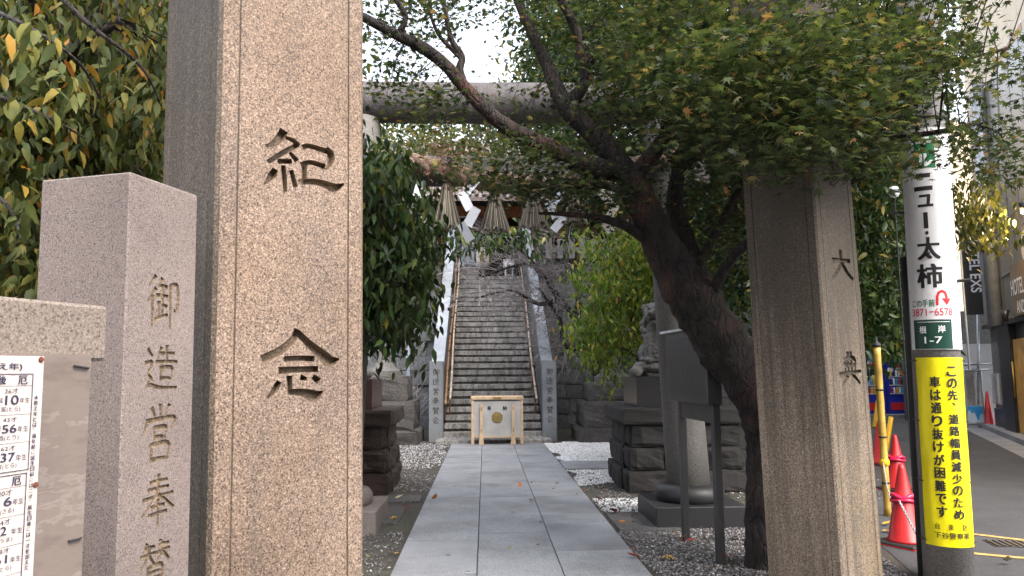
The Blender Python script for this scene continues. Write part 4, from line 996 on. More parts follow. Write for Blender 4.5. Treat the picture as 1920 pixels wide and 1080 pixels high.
mreg=[(1300,120,160,120,4.1,5.3,.7),(1330,70,210,130,4.9,7.6,1.1),(1480,150,230,150,4.3,7.2,1.25),(1590,160,145,120,3.9,6.2,1.3),(1745,105,110,45,3.9,5.2,1.1),(1830,190,60,55,4.0,5.0,.3),(1480,150,160,110,3.45,4.4,1.15),(1330,300,70,40,5.5,6.5,1.3),(1150,190,100,45,5.5,6.7,1.1),(1440,280,80,45,3.5,4.3,.8),(1560,285,60,35,3.5,4.2,.8),(1700,60,70,70,4.2,5.6,.8),(1480,270,190,45,4.3,6.5,1.0),(1330,240,90,60,5.0,6.3,.9),
      (1560,-120,520,130,4.0,7.5,.8),(1180,60,120,110,5.6,7.2,.8),(1010,60,70,60,5.6,6.8,.45),(960,-20,130,50,5.5,6.8,.8),(780,30,85,45,5.2,6.2,1.0),(760,130,60,70,5.2,6.2,.45),(790,190,60,35,5.2,6.0,.6),(820,215,50,30,5.4,6,.5),
      (985,320,95,55,5.3,5.9,1.3),(1100,360,110,35,5.5,6.2,.9),(1160,230,90,60,6.2,7.2,.6),(1000,190,70,70,6,7,.35),(1845,260,40,45,4.1,5.0,.9),(1880,120,45,45,4.3,4.9,.2),(1290,370,60,60,6.3,7.2,.8),(1370,440,55,70,5.8,7.2,1.0),
      (1660,290,35,45,4.2,5.2,.8),(1895,280,35,55,4.2,5,.8),(1950,130,50,60,4,5.0,.5),(1600,300,80,40,4.0,5,.8),(1130,430,70,30,5.6,6.3,.35)]
C1=crown(mp,mreg,3400,15,(.16,.16,.045),(.055,.095),TM,'flat',M['leaf_maple'],21)
C2=crown(mp,[(1640,110,150,70,3.9,5.3,1),(1540,180,160,90,3.6,5,.8),(1380,160,150,100,4.2,6,.8),(1340,240,100,40,5,6,.6)],130,12,(.13,.13,.04),(.06,.09),TM,'flat',M['leaf_yellow'],22,'turning_leaves')
tw=MB(); r_=np.random.default_rng(5); twigs(tw,C1,nodes,r_,.0055,1.3,.5); o=tw.build('twigs',M['darkbark'],mp); o.matrix_parent_inverse=Om; o['kind']='stuff'

def simple_tree(name,loc,label,trunk_pts,regs,n,per,spread,size,tmpl,mode,m,seed,limbs=(),cat='tree',twf=.3,twr=.008,twl=1.5,group=None):
    t=empty(name,loc,label=label,cat=cat,group=group); O=Matrix.Translation(-Vector(loc))
    mb=MB(); S_=spline(trunk_pts,5); mb.tube([s[:3] for s in S_],[s[3] for s in S_],10,True,.15); nodes=list(S_)
    for l in limbs: S2=spline(l,5); mb.tube([s[:3] for s in S2],[s[3] for s in S2],7,True,.1); nodes+=list(S2)
    o=mb.build('trunk',M['darkbark'],t,True); o.matrix_parent_inverse=O
    C=crown(t,regs,n,per,spread,size,tmpl,mode,m,seed)
    if twf:
        tw=MB(); twigs(tw,C,nodes,np.random.default_rng(seed),twr,twl,twf); q=tw.build('twigs',M['darkbark'],t); q.matrix_parent_inverse=O; q['kind']='stuff'
    return t,C
# ---- large leaved tree at the left edge
tA,CA=simple_tree('cherry_tree',(-3.6,5.4,0),'leafy tree with drooping yellow green leaves filling the upper left corner',
  [(-3.6,5.4,0,.16),(-3.5,5.3,1.3,.14),(-3.2,5.0,2.3,.12),(-2.9,4.6,3.2,.10),(-2.5,4.2,4.2,.07)],
  [(160,130,190,150,3.6,5.4,1.0),(130,330,170,170,3.8,5.6,1.0),(250,420,70,110,4.2,5.6,.9),(40,450,70,120,3.6,5,.9),(240,60,90,90,3.8,5,.7),(-150,200,200,300,3.6,5.5,.5),(100,-150,300,120,3.6,5.4,.5)],
  2100,12,(.14,.14,.10),(.065,.095),TL,'droop',M['leaf_cherry'],31,
  [[(-3.2,5.0,2.3,.07),(-2.6,4.5,2.5,.05),(-2.1,4.2,2.5,.035),(-1.6,4.1,2.4,.015)],[(-3.1,4.9,2.6,.06),(-2.4,4.0,3.1,.04),(-1.8,3.6,3.3,.02)],[(-3.4,5.2,1.8,.05),(-2.9,4.6,1.8,.035),(-2.4,4.2,1.7,.015)],[(-3.0,4.7,3.0,.05),(-2.6,3.6,3.2,.03),(-2.0,2.9,2.95,.012)]],twf=.5,twl=.7)
O=Matrix.Translation(-tA.location)
# nearest leaves: single pieces
bigleaf=[]
for k in range(3):
    V,F=T_leaf(.15+.02*k,.2+.14*k,.05); me=bpy.data.meshes.new('leaf'); me.from_pydata([tuple(v) for v in V],[],[tuple(f) for f in F])
    me.polygons.foreach_set('use_smooth',[True]*len(F))
    bigleaf.append(me)
def m_single(name,stops):
    m,nt,b,o=mat(name); oi=nt.nodes.new('ShaderNodeObjectInfo'); c=ramp(nt,oi.outputs['Random'],stops); v=coords(nt)
    c=mix(nt,c,(.55,.6,.4),ramp(nt,noise(nt,v,3,4),[(.45,(0,0,0)),(.6,(.5,)*3)]),'MULTIPLY')
    nt.links.new(c,b.inputs['Base Color']); b.inputs['Roughness'].default_value=.6; b.inputs['Specular IOR Level'].default_value=.25
    t=nt.nodes.new('ShaderNodeBsdfTranslucent'); nt.links.new(c,t.inputs[0]); ms=nt.nodes.new('ShaderNodeMixShader'); ms.inputs[0].default_value=.3
    nt.links.new(b.outputs[0],ms.inputs[1]); nt.links.new(t.outputs[0],ms.inputs[2]); nt.links.new(ms.outputs[0],o.inputs[0]); return m
M['leaf_single']=m_single('near_cherry_leaf',[(0,(.045,.065,.018)),(.5,(.095,.11,.028)),(.78,(.18,.17,.035)),(.92,(.34,.22,.03)),(1,(.36,.13,.02))])
M['leaf_single_g']=m_single('near_green_leaf',[(0,(.015,.04,.012)),(.6,(.035,.07,.018)),(.93,(.07,.10,.025)),(1,(.22,.2,.04))])
for me in bigleaf: me.materials.append(M['leaf_single'])
bl2=[me.copy() for me in bigleaf]
for me in bl2: me.materials.clear(); me.materials.append(M['leaf_single_g'])
def place_leaves(tree,lst,meshes,seed,flip=0):
    r=np.random.default_rng(seed); O=Matrix.Translation(-tree.location)
    Rm=orient(len(lst),r,'droop')
    for i,(p,s) in enumerate(lst):
        o=link('leaf',meshes[i%len(meshes)],tree); Mx=Matrix([[*Rm[i][0]],[*Rm[i][1]],[*Rm[i][2]]]).to_4x4()
        o.matrix_parent_inverse=O; o.matrix_basis=Matrix.Translation(p)@Mx@Matrix.Scale(s,4)
rr=random.Random(9); L=[]
for (cx,cy,a,b,Y0,Y1,n) in [(55,55,75,60,2.0,2.5,30),(130,150,60,70,2.2,2.8,26),(60,210,60,60,2.4,3.2,24),(210,110,60,50,2.6,3.2,22),(30,400,35,70,2.4,3.2,18),(250,200,50,60,3.0,3.6,20)]:
    for _ in range(n):
        L.append((PY(cx+rr.gauss(0,a*.55),cy+rr.gauss(0,b*.55),rr.uniform(Y0,Y1)),rr.uniform(.06,.088)))
place_leaves(tA,L,bigleaf,4)
lm=MB()
for l in ([(-120,-40,2.6,7),(-10,20,2.4,5),(70,60,2.3,4),(150,120,2.4,3),(190,190,2.6,1.5)],[(-100,150,2.9,7),(20,190,2.9,5),(110,230,3.0,3),(160,260,3.1,1.5)],[(60,-60,3.0,7),(160,40,3.0,5),(260,120,3.1,3),(300,190,3.2,1.5)],[(-80,330,3.0,6),(10,380,2.9,4),(40,450,2.8,2)]): limb(lm,l,6,.1)
o=lm.build('branch',M['darkbark'],tA,True); o.matrix_parent_inverse=O
# building glimpsed behind that tree
bw=empty('brown_building',(-9,7.2,0),label='orange brown building glimpsed behind the upper left foliage',cat='building')
MB().box(0,5.2,0,6,0,7.5).build('wall',M['browning'],bw)
for i in range(3):
    for j in range(2):
        f=MB().box(.6+i*1.5,1.6+i*1.5,-.04,.02,1.2+j*2.8,2.5+j*2.8).build('window',M['frame'],bw); MB().box(.68+i*1.5,1.52+i*1.5,-.05,-.035,1.28+j*2.8,2.42+j*2.8).build('pane',M['glass'],f)

# ---- dark drooping tree left of the stairs
tC,CC=simple_tree('evergreen_cherry_tree',(-2.6,8.9,0),'dark glossy leaved tree drooping beside the left torii column',
  [(-2.9,9.0,0,.14),(-2.8,8.9,1.4,.12),(-2.5,8.6,2.6,.10),(-2.3,8.3,3.6,.06)],
  [(740,400,70,90,6.6,8.6,1.1),(730,520,65,120,6.6,8.8,1.2),(700,320,50,40,6.4,7.4,1.0),(762,450,42,55,7.0,8.4,.8),(758,545,34,60,7,8.6,.9),(720,600,45,55,7.0,8.8,.8),(600,400,120,200,6.8,8.8,.6)],
  760,11,(.13,.13,.12),(.09,.135),TL,'droop',M['leaf_green'],41,
  [[(-2.6,8.7,2.2,.05),(-1.9,8.2,2.6,.035),(-1.3,7.9,2.6,.015)],[(-2.6,8.7,2.0,.05),(-1.8,8.2,2.0,.03),(-1.1,7.8,1.8,.012)],[(-2.4,8.4,3.0,.05),(-1.7,7.6,3.3,.03),(-1.1,7.2,3.3,.012)]],twf=.4,twl=.6)
L=[]
for (cx,cy,a,b,Y0,Y1,n) in [(715,320,28,30,6.0,6.5,26),(760,370,30,45,6.2,6.8,26),(730,450,35,50,6.3,6.9,30),(775,495,20,45,6.4,6.9,18),(740,600,40,50,6.4,7,28)]:
    for _ in range(n):
        p=PY(min(max(cx+rr.gauss(0,a),696),812),cy+rr.gauss(0,b*.8),rr.uniform(Y0,Y1)); L.append((p,rr.uniform(.11,.15)))
place_leaves(tC,L,bl2,6)
# spray of the same leaves reaching in above the stairs
tH,CH_=simple_tree('overhanging_tree',(-4.4,13.0,0),'thin tree reaching a leafy branch across the stair top',
  [(-4.4,13,0,.10),(-4.2,12.8,2.2,.08),(-3.2,12.2,3.6,.06),(-1.6,11.6,4.0,.035),(-.2,11.3,3.9,.015)],
  [(900,455,60,18,10.8,11.6,1.0),(850,450,25,28,10.8,11.6,.9),(985,455,35,25,10.8,11.6,.8),(800,330,60,40,11,12.5,.5),(1010,420,60,40,11,12,.5),(930,250,60,30,11,13,.4)],
  62,7,(.14,.14,.08),(.12,.17),TL,'droop',M['leaf_green'],43,twf=.6,twl=1.2)
# dried leaf clump on the rope
p=PY(842,305,RY-.12); dc=empty('dried_leaf_clump',p,label='clump of dry reddish brown leaves caught on the rope above the first tassel',cat='dried leaves')
r9=np.random.default_rng(2); n=430; C=r9.normal(0,1,(n,3))*np.array([.15,.07,.115]); V,F=leaves(C,1,(.01,.01,.01),(.03,.055),TL,'rand',r9); npmesh('leaves',V,F,M['leaf_brown'],dc,False,'stuff')
tw=MB()
for k in range(26): a=r9.normal(0,1,3)*np.array([.16,.07,.12]); tw.tube([(0,0,0),tuple(a*.5+[0,0,.02]),tuple(a)],[.004,.003,.002],3)
tw.build('dry_twigs',M['darkbark'],dc)
# ---- pale green tree right
g=G(1118,806)
tD,_=simple_tree('pale_green_tree',(2.9,13.4,0),'bright pale green young tree beside the right lion dog',
  [(2.9,13.4,0,.09),(2.85,13.3,1.2,.08),(2.7,13.1,2.2,.07),(2.6,12.9,3.3,.05),(2.5,12.8,4.2,.03)],
  [(1165,600,75,60,11.8,13.2,1.1),(1170,520,80,50,11.8,13.4,1.1),(1150,450,70,40,12,13.6,1),(1120,640,45,40,11.8,13,1),(1140,685,25,30,11.8,12.8,.8),(1210,480,50,60,12.2,13.4,.9),(1090,600,30,30,12,13,.35),(1330,450,80,90,12,14,.6)],
  620,11,(.16,.16,.12),(.085,.125),TL,'droop',M['leaf_light'],51,
  [[(2.7,13.1,2.2,.04),(2.4,12.6,2.6,.025),(1.9,12.3,2.8,.01)],[(2.8,13.2,1.6,.04),(2.4,12.5,1.9,.025),(2.0,12.2,1.9,.01)],[(2.6,12.9,3.0,.04),(2.2,12.6,3.5,.02),(1.9,12.5,3.8,.01)]],twf=.4,twl=.6,twr=.007)
# ---- bare tree by the stairs
bt=empty('bare_tree',(2.95,18.6,0),label='bare tree with fine grey twigs hanging over the right side of the stairs',cat='tree'); O=Matrix.Translation(-bt.location)
mb=MB(); nodes=[]
for l in ([(1128,800,18.6,11),(1122,720,18.6,10),(1112,650,18.5,9),(1080,600,18.4,7),(1050,560,18.2,6),(1020,520,18,5),(985,480,17.8,5),(930,440,17.5,3)],[(1112,650,18.5,9),(1120,560,18.6,8),(1150,500,18.6,7),(1180,430,18.6,5)],
          [(1080,600,18.4,8),(1085,540,18.4,6),(1060,480,18.3,5),(1075,400,18.2,4)],[(1050,560,18.2,6),(1010,570,17.6,4),(960,545,17.2,3),(890,560,17,1.5)],[(1112,650,18.5,6),(1060,650,18.2,5),(1050,600,18,4),(1010,540,17.8,2)],[(1040,545,18.1,5),(1000,500,17.9,4),(960,500,17.5,3),(900,520,17,1.5)]):
    nodes+=list(limb(mb,l,7,.1))
mb.build('trunk',M['darkbark'],bt,True).matrix_parent_inverse=O
tg=MB(); r4=random.Random(12)
def grow(p,d,L,rad,dep):
    p=Vector(p); d=Vector(d).normalized(); q=p+d*L*.5+Vector((r4.gauss(0,.03),r4.gauss(0,.03),r4.gauss(0,.03))); e=p+d*L+Vector((0,0,-.04*L))
    tg.tube([p,q,e],[rad,rad*.8,rad*.6],3,cap=False)
    if dep>0:
        for _ in range(3): grow(p.lerp(e,r4.uniform(.35,1)),d+Vector((r4.gauss(0,.55),r4.gauss(0,.5),r4.gauss(0,.45))),L*r4.uniform(.5,.85),rad*.62,dep-1)
for _ in range(190):
    s=r4.choice(nodes[12:]); grow(s[:3],(r4.gauss(-.5,.7),r4.gauss(-.3,.4),r4.gauss(-.05,.5)),r4.uniform(.45,.95),.010,2)
q=tg.build('twigs',M['twig'],bt); q.matrix_parent_inverse=O; q['kind']='stuff'
# bare scrub left of the stairs
sc=empty('bare_shrub',(-2.0,18.9,0),label='bare twiggy shrub against the wall left of the stairs',cat='shrub'); tg=MB()
for _ in range(16): grow((0,0,0),(r4.gauss(0,.45),r4.gauss(0,.3),1),r4.uniform(.7,1.3),.018,2)
q=tg.build('stems',M['twig'],sc); q['kind']='stuff'
# ---- background trees
def bgtree(name,x,y,h,label,regs,n,per,sp,size,m,seed,tm=TL,mode='rand',group=None):
    return simple_tree(name,(x,y,0),label,[(x,y,0,.22),(x+.1,y,h*.4,.17),(x,y+.1,h*.8,.08)],regs,n,per,sp,size,tm,mode,m,seed,twf=.0,group=group)
bgtree('evergreen_tree',5.0,10.5,7,'dark evergreen filling the space behind the maple trunk and right pillar',[(1400,250,170,190,8.4,11,1),(1420,480,90,120,8.4,11,1.1),(1560,200,190,190,8,11,.9),(1640,480,55,190,9,12,1.3),(1650,600,50,80,9,12,1.0),(1500,450,100,150,9,11,.4),(1560,-60,300,120,8,11,.5)],2700,11,(.22,.22,.14),(.10,.16),M['leaf_dark'],61)
bgtree('broadleaf_tree',3.9,15.0,9,'broad green tree between the torii and the terrace',[(1190,150,170,140,13,17,1),(1180,300,170,80,13,16,1),(1340,300,140,180,14,17,.9),(1030,210,50,40,14,17,.6),(1200,-60,200,110,13,17,.7),(1300,100,200,160,14,17,.8)],2300,11,(.32,.32,.2),(.13,.2),M['leaf_dark'],63)
bgtree('yellowing_tree',-3.2,24.0,10,'yellowing tree in hazy light beyond the torii beam',[(760,255,90,35,22,27,1),(900,262,90,30,22,26,.7),(960,220,60,60,22,26,.8),(1040,190,70,110,20,25,.8),(820,300,80,22,22,26,.8)],620,11,(.5,.5,.3),(.17,.26),M['leaf_yellow'],65)
bgtree('tall_green_tree',1.5,28.5,11,'tall green tree above the shrine hall roof',[(1060,120,70,120,18,22,.8),(1040,30,60,70,18,22,.8),(1080,330,90,50,22,26,.7)],560,10,(.4,.4,.3),(.16,.24),M['leaf_dark'],67)
bgtree('street_tree',PY(1772,700,15.5).x,15.5,6,'loose yellow green tree between the utility pole and the hotel',[(1830,380,32,75,13,15.5,1),(1800,450,30,40,13,15,.7),(1885,440,35,18,12,14,.35),(1650,400,50,60,13,16,1),(1640,540,50,80,13,16,.9),(1660,630,50,22,13,15,1.2),(1680,200,90,120,13,16,.5)],430,11,(.22,.22,.16),(.12,.19),M['leaf_street'],69,mode='droop')
bgtree('shade_tree',-4.8,15.5,7,'dark tree behind the left tree and pillar',[(120,200,330,300,8,12,1),(200,420,200,160,8,12,.8),(560,300,180,260,10,14,.5)],1500,11,(.3,.3,.2),(.13,.2),M['leaf_dark'],71)

# ================================================================== THE STREET ON THE RIGHT
# utility pole with curved signs
PB=G(1784,1092); az=math.atan2(PB.x,PB.y); PR=.167
up=empty('utility_pole',label='grey concrete utility pole with white hotel sign and yellow banner',cat='utility pole')
place(up,(PB.x,PB.y),-az,R(-.5),1.5,az)
MB().lathe([(PR,0),(PR*.93,4.0),(PR*.85,8.0),(0.001,8.0)],36).build('shaft',M['concrete'],up,True)
for z in (1.9+1.55,4.9): MB().lathe([(PR*.97,z),(PR*.99,z),(PR*.99,z+.03),(PR*.97,z+.03)],36).build('steel_band',M['metal'],up,True)
for k,z in enumerate((2.2,2.75,3.3,3.9)):
    a=R(200 if k%2 else -20); MB().tube([(0,0,z),(.27*math.cos(a),.27*math.sin(a),z)],.012,6).build('climbing_step',M['metal'],up)
cc=MB().tube([(-.13,.10,0.0),(-.13,.10,2.42)],.075,14).build('cable_cover',M['rubber'],up,True)
def pc(py):   # centre line of the pole in the photo
    return 1735+(py-280)*.0625
def pz(py):
    return root_ray(up,pc(py),py,-PR).z
def px_(px,py,Rr):
    u=max(-.985,min(.985,(px-pc(py))/(50.5*Rr/PR))); return Rr*math.asin(u)
class Sheet:
    def __init__(s,Rr): s.R=Rr; s.d={}
    def text(s,t,x0,x1,y0,y1,m,b=.02):
        ym=(y0+y1)/2; mb=s.d.setdefault(m,MB()); put_text(mb,t,px_(x0,ym,s.R),px_(x1,ym,s.R),pz(y1),pz(y0),.0,b)
    def rect(s,x0,x1,y0,y1,m,off=0.):
        ym=(y0+y1)/2; mb=s.d.setdefault(m,MB()); flat(mb,px_(x0,ym,s.R),px_(x1,ym,s.R),pz(y1),pz(y0),off)
    def out(s,par,name='lettering'):
        for m,mb in s.d.items(): bend(mb,s.R,.015).build(name,M[m],par)
def curved(name,th0,th1,z0,z1,Rr,m,par,th=.004,wav=0):
    mb=MB(); n=28; nz=26 if wav else 1
    for s_,rr_ in ((0,Rr),(1,Rr-th)):
        for j in range(nz+1):
            for i in range(n+1):
                a=th0+(th1-th0)*i/n; z=z0+(z1-z0)*j/nz; r2=rr_+(wav*mnoise.noise(Vector((a*3,z*4,1))) if wav else 0); mb.v.append((r2*math.sin(a),-r2*math.cos(a),z))
    o=(n+1)*(nz+1)
    for j in range(nz):
        for i in range(n):
            a=j*(n+1)+i; mb.f.append((a,a+1,a+n+2,a+n+1)); mb.f.append((o+a,o+a+n+1,o+a+n+2,o+a+1))
    return mb.build(name,m,par,True)
hs=empty('hotel_direction_sign',label='tall white curved sign with katakana and a red turn arrow strapped to the utility pole',cat='sign'); hs.matrix_world=up.matrix_world
bpy.context.view_layer.update()
R1=.180
th=lambda px,py: px_(px,py,R1)/R1
zt,zb=pz(240),pz(655)
curved('panel',-1.02,1.30,zb,zt,R1,M['white'],hs)
s=Sheet(R1+.0015)
s.rect(1716,1757,252,315,'green'); 
s2=Sheet(R1+.003); s2.text('ル',1720,1753,288,313,'whiteprint',.04); s2.text('テ',1719,1750,257,283,'whiteprint',.04)
s.rect(1718,1748,325,333,'black'); s.rect(1716,1753,349,357,'black')
s.text('ュ',1723,1754,364,388,'black',.05); s.rect(1735,1744,398,428,'black')
dt=MB(); 
s.text('・',1738,1745,433,440,'black',.0)
s.text('太',1722,1768,444,487,'black',.03); s.text('柿',1722,1773,494,540,'black',.03)
s.text('この手前',1713,1757,561,575,'green',.02); s.text('3871−6578',1713,1791,578,592,'redprint',.01)
s.rect(1717,1791,599,654,'dkgreen')
s2.rect(1722,1786,603,604,'whiteprint')
s2.text('根',1727,1741,611,625,'whiteprint',.02); s2.text('岸',1763,1778,610,624,'whiteprint',.02); s2.text('1-7',1737,1772,631,644,'whiteprint',.02)
s.out(hs); s2.out(hs)
# red U turn arrow drawn as one bent shape
ar=MB(); Ra=R1+.0018
def P2(x,y): return (px_(x,y,Ra),0,pz(y))
arc=[(1762,572),(1762,556),(1765,549),(1771,546),(1777,549),(1780,556),(1780,562)]
pts=[P2(*q) for q in arc]; wv=.009
for i in range(len(pts)-1):
    a,b=Vector(pts[i]),Vector(pts[i+1]); t=(b-a).normalized(); nn=Vector((-t.z,0,t.x))*wv; ar.add([a-nn-t*.003,b-nn+t*.003,b+nn+t*.003,a+nn-t*.003],[(0,1,2,3)])
ar.add([P2(1771,560),P2(1788,560),P2(1781,573)],[(0,2,1)])
bend(ar,Ra,.015).build('turn_arrow',M['redprint'],hs)
for py in (300,400,520,630):
    z=pz(py); MB().lathe([(R1-.006,z),(R1+.0045,z),(R1+.0045,z+.012),(R1-.006,z+.012)],40).build('strap',M['galv'],hs,True) if False else None
for i,py in enumerate((345,440,545,640)):
    for sx in (-1.0,1.28): 
        z=pz(py); MB().lathe([(0,0),(.006,0),(.006,.006),(0,.006)],8,Matrix.Translation((R1*math.sin(sx),-R1*math.cos(sx),z))@Matrix.Rotation(sx,4,'Z')@Matrix.Rotation(math.pi/2,4,'X')).build('rivet',M['galv'],hs)
MB().tube([(px_(1744,476,R1),-R1+.0,pz(476)),(px_(1744,476,R1),-R1-.06,pz(476))],.013,10).build('bolt',M['metal'],hs,True)
# yellow banner
yb_=empty('yellow_banner',label='yellow vinyl banner with black warning text tied round the foot of the utility pole',cat='banner'); yb_.matrix_world=up.matrix_world
R2=.177; zt,zb=pz(670),pz(1026)
curved('sheet',-.86,1.28,zb,zt,R2,M['yellow'],yb_,.002,.006)
s=Sheet(R2+.0065)
col1='この先、道路幅員減少のため'; col2='車は通り抜けが困難です'
for i,ch in enumerate(col1):
    y=696+i*22.3; x=1789+(y-690)*.054; h=10.5
    if ch=='、': s.text(ch,x-2,x+5,y-9,y-2,'black',.02)
    else: s.text(ch,x-9.5,x+9.5,y-h+1,y+h-1,'black',.035)
for i,ch in enumerate(col2):
    y=716+i*24.4; x=1757+(y-710)*.058; s.text(ch,x-10.5,x+10.5,y-10.5,y+10.5,'black',.035)
for ch,x in (('台',1763),('東',1789),('区',1816)): s.text(ch,x-5,x+5,982,993,'black',.015)
s.text('下谷警察署',1757,1823,998,1010,'black',.012)
s.out(yb_)
for py in (676,790,905,1018):
    for sx in (-.80,1.20):
        z=pz(py); MB().tube([(R2*math.sin(sx),-R2*math.cos(sx)-.004,z),((R2+.012)*math.sin(sx*1.15),-(R2+.012)*math.cos(sx*1.15),z),(PR*1.04*math.sin(sx*1.9),-PR*1.04*math.cos(sx*1.9),z)],.004,6).build('tie',M['metal'],yb_)

# cones, bamboo, ropes
def cone_mesh(h,m):
    mb=MB().lathe([(.0,.03),(.155,.03),(.15,.05),(.14,.06),(.03,h-.04),(.02,h),(.0,h)],24); return mb.mesh('cone_body',M[m],True)
def cone(P,label,m='conered',h=.70,tape=None,rz=0,g='traffic cones along the shrine side of the road',base='rubber'):
    r=empty('traffic_cone',(P.x,P.y,.006),rz,label,'traffic cone',g); link('cone_body',cone_mesh(h,m),r)
    MB().box(-.19,.19,-.19,.19,0,.03,b=.012).build('foot',M[base],r); MB().box(-.195,.195,-.195,.195,-.0,.008,b=.002).build('foot_rim',M[m],r)
    if tape: 
        t=MB(); t.tube([(.088*math.cos(a),.088*math.sin(a),.42+.012*math.sin(3*a)) for a in np.linspace(0,6.28,20)],.02,6); t.tube([(.098*math.cos(a),.098*math.sin(a),.385+.01*math.sin(2*a)) for a in np.linspace(0,6.28,20)],.015,6); t.build('tape',M[tape],r,True)
    return r
g0=G(1699,1022)
cone(g0,'nearest red cone with pinkish tape round its waist, beside the utility pole','conered',.70,'conepink',.5)
cone(G(1684,920),'second red cone, just behind the bamboo stake','conered',.70,'conepink',.2)
cone(G(1652,872),'third red cone beside the leaning yellow bar','conered',.70,None,.3)
cone(G(1647,803),'yellow cone in front of the blue vending machines','coneyellow',.72,None,.1,g='traffic cones along the shrine side of the road')
cone(G(1856,803),'lone red cone across the road by the mesh fence','conered',.95,None,.1,g='')
b0=G(1665,968); r=empty('bamboo_stake',(b0.x,b0.y,0),label='upright yellow bamboo stake with black ties and cap',cat='stake'); r.rotation_euler=(0,R(-.3),0)
pts=[(0,0,z) for z in np.linspace(0,1.80,19)]; MB().tube(pts,[.036*(1.08 if i%3==0 else 1) for i in range(19)],12).build('pole',M['bamboo'],r,True)
MB().lathe([(0,1.79),(.045,1.79),(.045,1.82),(.012,1.85),(.008,1.90),(0,1.90)],12).build('cap',M['rubber'],r,True)
for z in (.34,.82,1.32): MB().lathe([(.034,z),(.041,z),(.041,z+.018),(.034,z+.018)],12).build('tie',M['rubber'],r,True)
MB().lathe([(.036,.52),(.052,.54),(.05,.58),(.036,.60)],12).build('yellow_tape',M['coneyellow'],r,True)
yy=G(1640,872); r=empty('yellow_crossbar',(yy.x+.15,yy.y,0),label='yellow barrier bar leaning between the cones',cat='barrier bar'); MB().tube([(0,0,.0),(.28,.2,.75)],.04,10).build('bar',M['coneyellow'],r,True)
def ropeobj(a,b,sag,label,rad=.008):
    pts=[Vector(a).lerp(Vector(b),k/16)+Vector((0,0,-sag*math.sin(math.pi*k/16))) for k in range(17)]
    S_=spline([tuple(p) for p in pts],5); mb=MB()
    for ph in (0,math.pi):
        mb.tube([(p[0]+rad*.6*math.cos(i*.9+ph),p[1]+rad*.2,p[2]+rad*.6*math.sin(i*.9+ph)) for i,p in enumerate(S_)],rad*.62,5,False)
    o=mb.build('striped_rope',M['silver'],None,True); tagit(o,label,'rope'); return o
ropeobj((b0.x-.03,b0.y-.03,.56),(g0.x-.09,g0.y-.02,.42),.16,'grey rope sagging from the bamboo stake to the nearest cone')
ropeobj((g0.x-.09,g0.y-.1,.40),(PB.x-.13,PB.y-.14,.03),.02,'striped rope running down from the nearest cone to the foot of the pole',.010)
# small white round lamp on thin stick by the pole
q=PY(1676,360,8.2); r=empty('round_lamp',(q.x,q.y,0),label='small round white lamp on a thin stake left of the utility pole',cat='lamp'); MB().tube([(0,0,0),(0,0,q.z-.06)],.008,6).build('stake',M['blacksteel'],r); MB().lathe([(0,q.z-.07),(.045,q.z-.055),(.066,q.z),(.045,q.z+.055),(0,q.z+.07)],16).build('globe',M['white'],r,True); MB().lathe([(.060,q.z-.02),(.069,q.z-.008),(.069,q.z+.008),(.060,q.z+.02)],16).build('band',M['metal'],r,True)
# vending machines
V0=G(1650,783); V1=G(1712,783)
def vend(P,label,rz,seed):
    r=empty('vending_machine',(P.x,P.y,.12),rz,label,'vending machine','blue drink machines across the road'); MB().box(0,1.0,0,.75,0,1.83,b=.02).build('cabinet',M['blue'],r)
    MB().box(.08,.78,-.012,.01,.62,1.72).build('window',M['shelf'],r)
    rr=random.Random(seed)
    mats=['redprint','whiteprint','conered','dkgreen','coneyellow','paleblue','black','skyblue']
    for j in range(4):
        z=.66+j*.27; MB().box(.09,.77,-.03,-.012,z-.03,z).build('shelf',M['whiteprint'],r)
        for i in range(8): MB().lathe([(0,z),(.03,z),(.03,z+.15),(.014,z+.19),(0,z+.19)],8,Matrix.Translation((.14+i*.083,-.03,0))).build('drink',M[rr.choice(mats)],r)
    MB().box(.10,.72,-.012,.01,.12,.36).build('delivery_flap',M['redprint'],r); MB().box(.84,.93,-.012,.01,.9,1.1).build('coin_panel',M['silver'],r); MB().box(.84,.93,-.012,.01,.5,.62).build('coin_tray',M['black'],r)
    return r
vz=math.atan2((V1-V0).y,(V1-V0).x)
v1=vend(V0+Vector((.28,0,0)),'right hand blue vending machine with lit shelves of drinks',vz,1)
v2=vend(V0+Vector((-.78,.05,0)),'left hand blue vending machine partly hidden by the pillar',vz,2)
lb=MB(); put_text(lb,'BOSS',.30-.28,.62-.28+.02,.96,1.06,-.014,.02); 
pp=MB().box(-.0,.27,-.02,-.012,.60,1.74).build('logo_panel',M['blue'],v1)
lg=MB(); put_text(lg,'BOSS',.03,.25,1.12,1.22,-.0215,.02); lg.lathe([(.075,0),(.095,0),(.095,.003),(.075,.003)],20,Matrix.Translation((.14,-.021,1.40))@Matrix.Rotation(math.pi/2,4,'X'))
lg.ell((.14,-.022,1.42),(.045,.003,.05)); lg.box(.12,.2,-.024,-.021,1.36,1.375); lg.build('logo_print',M['whiteprint'],v1)
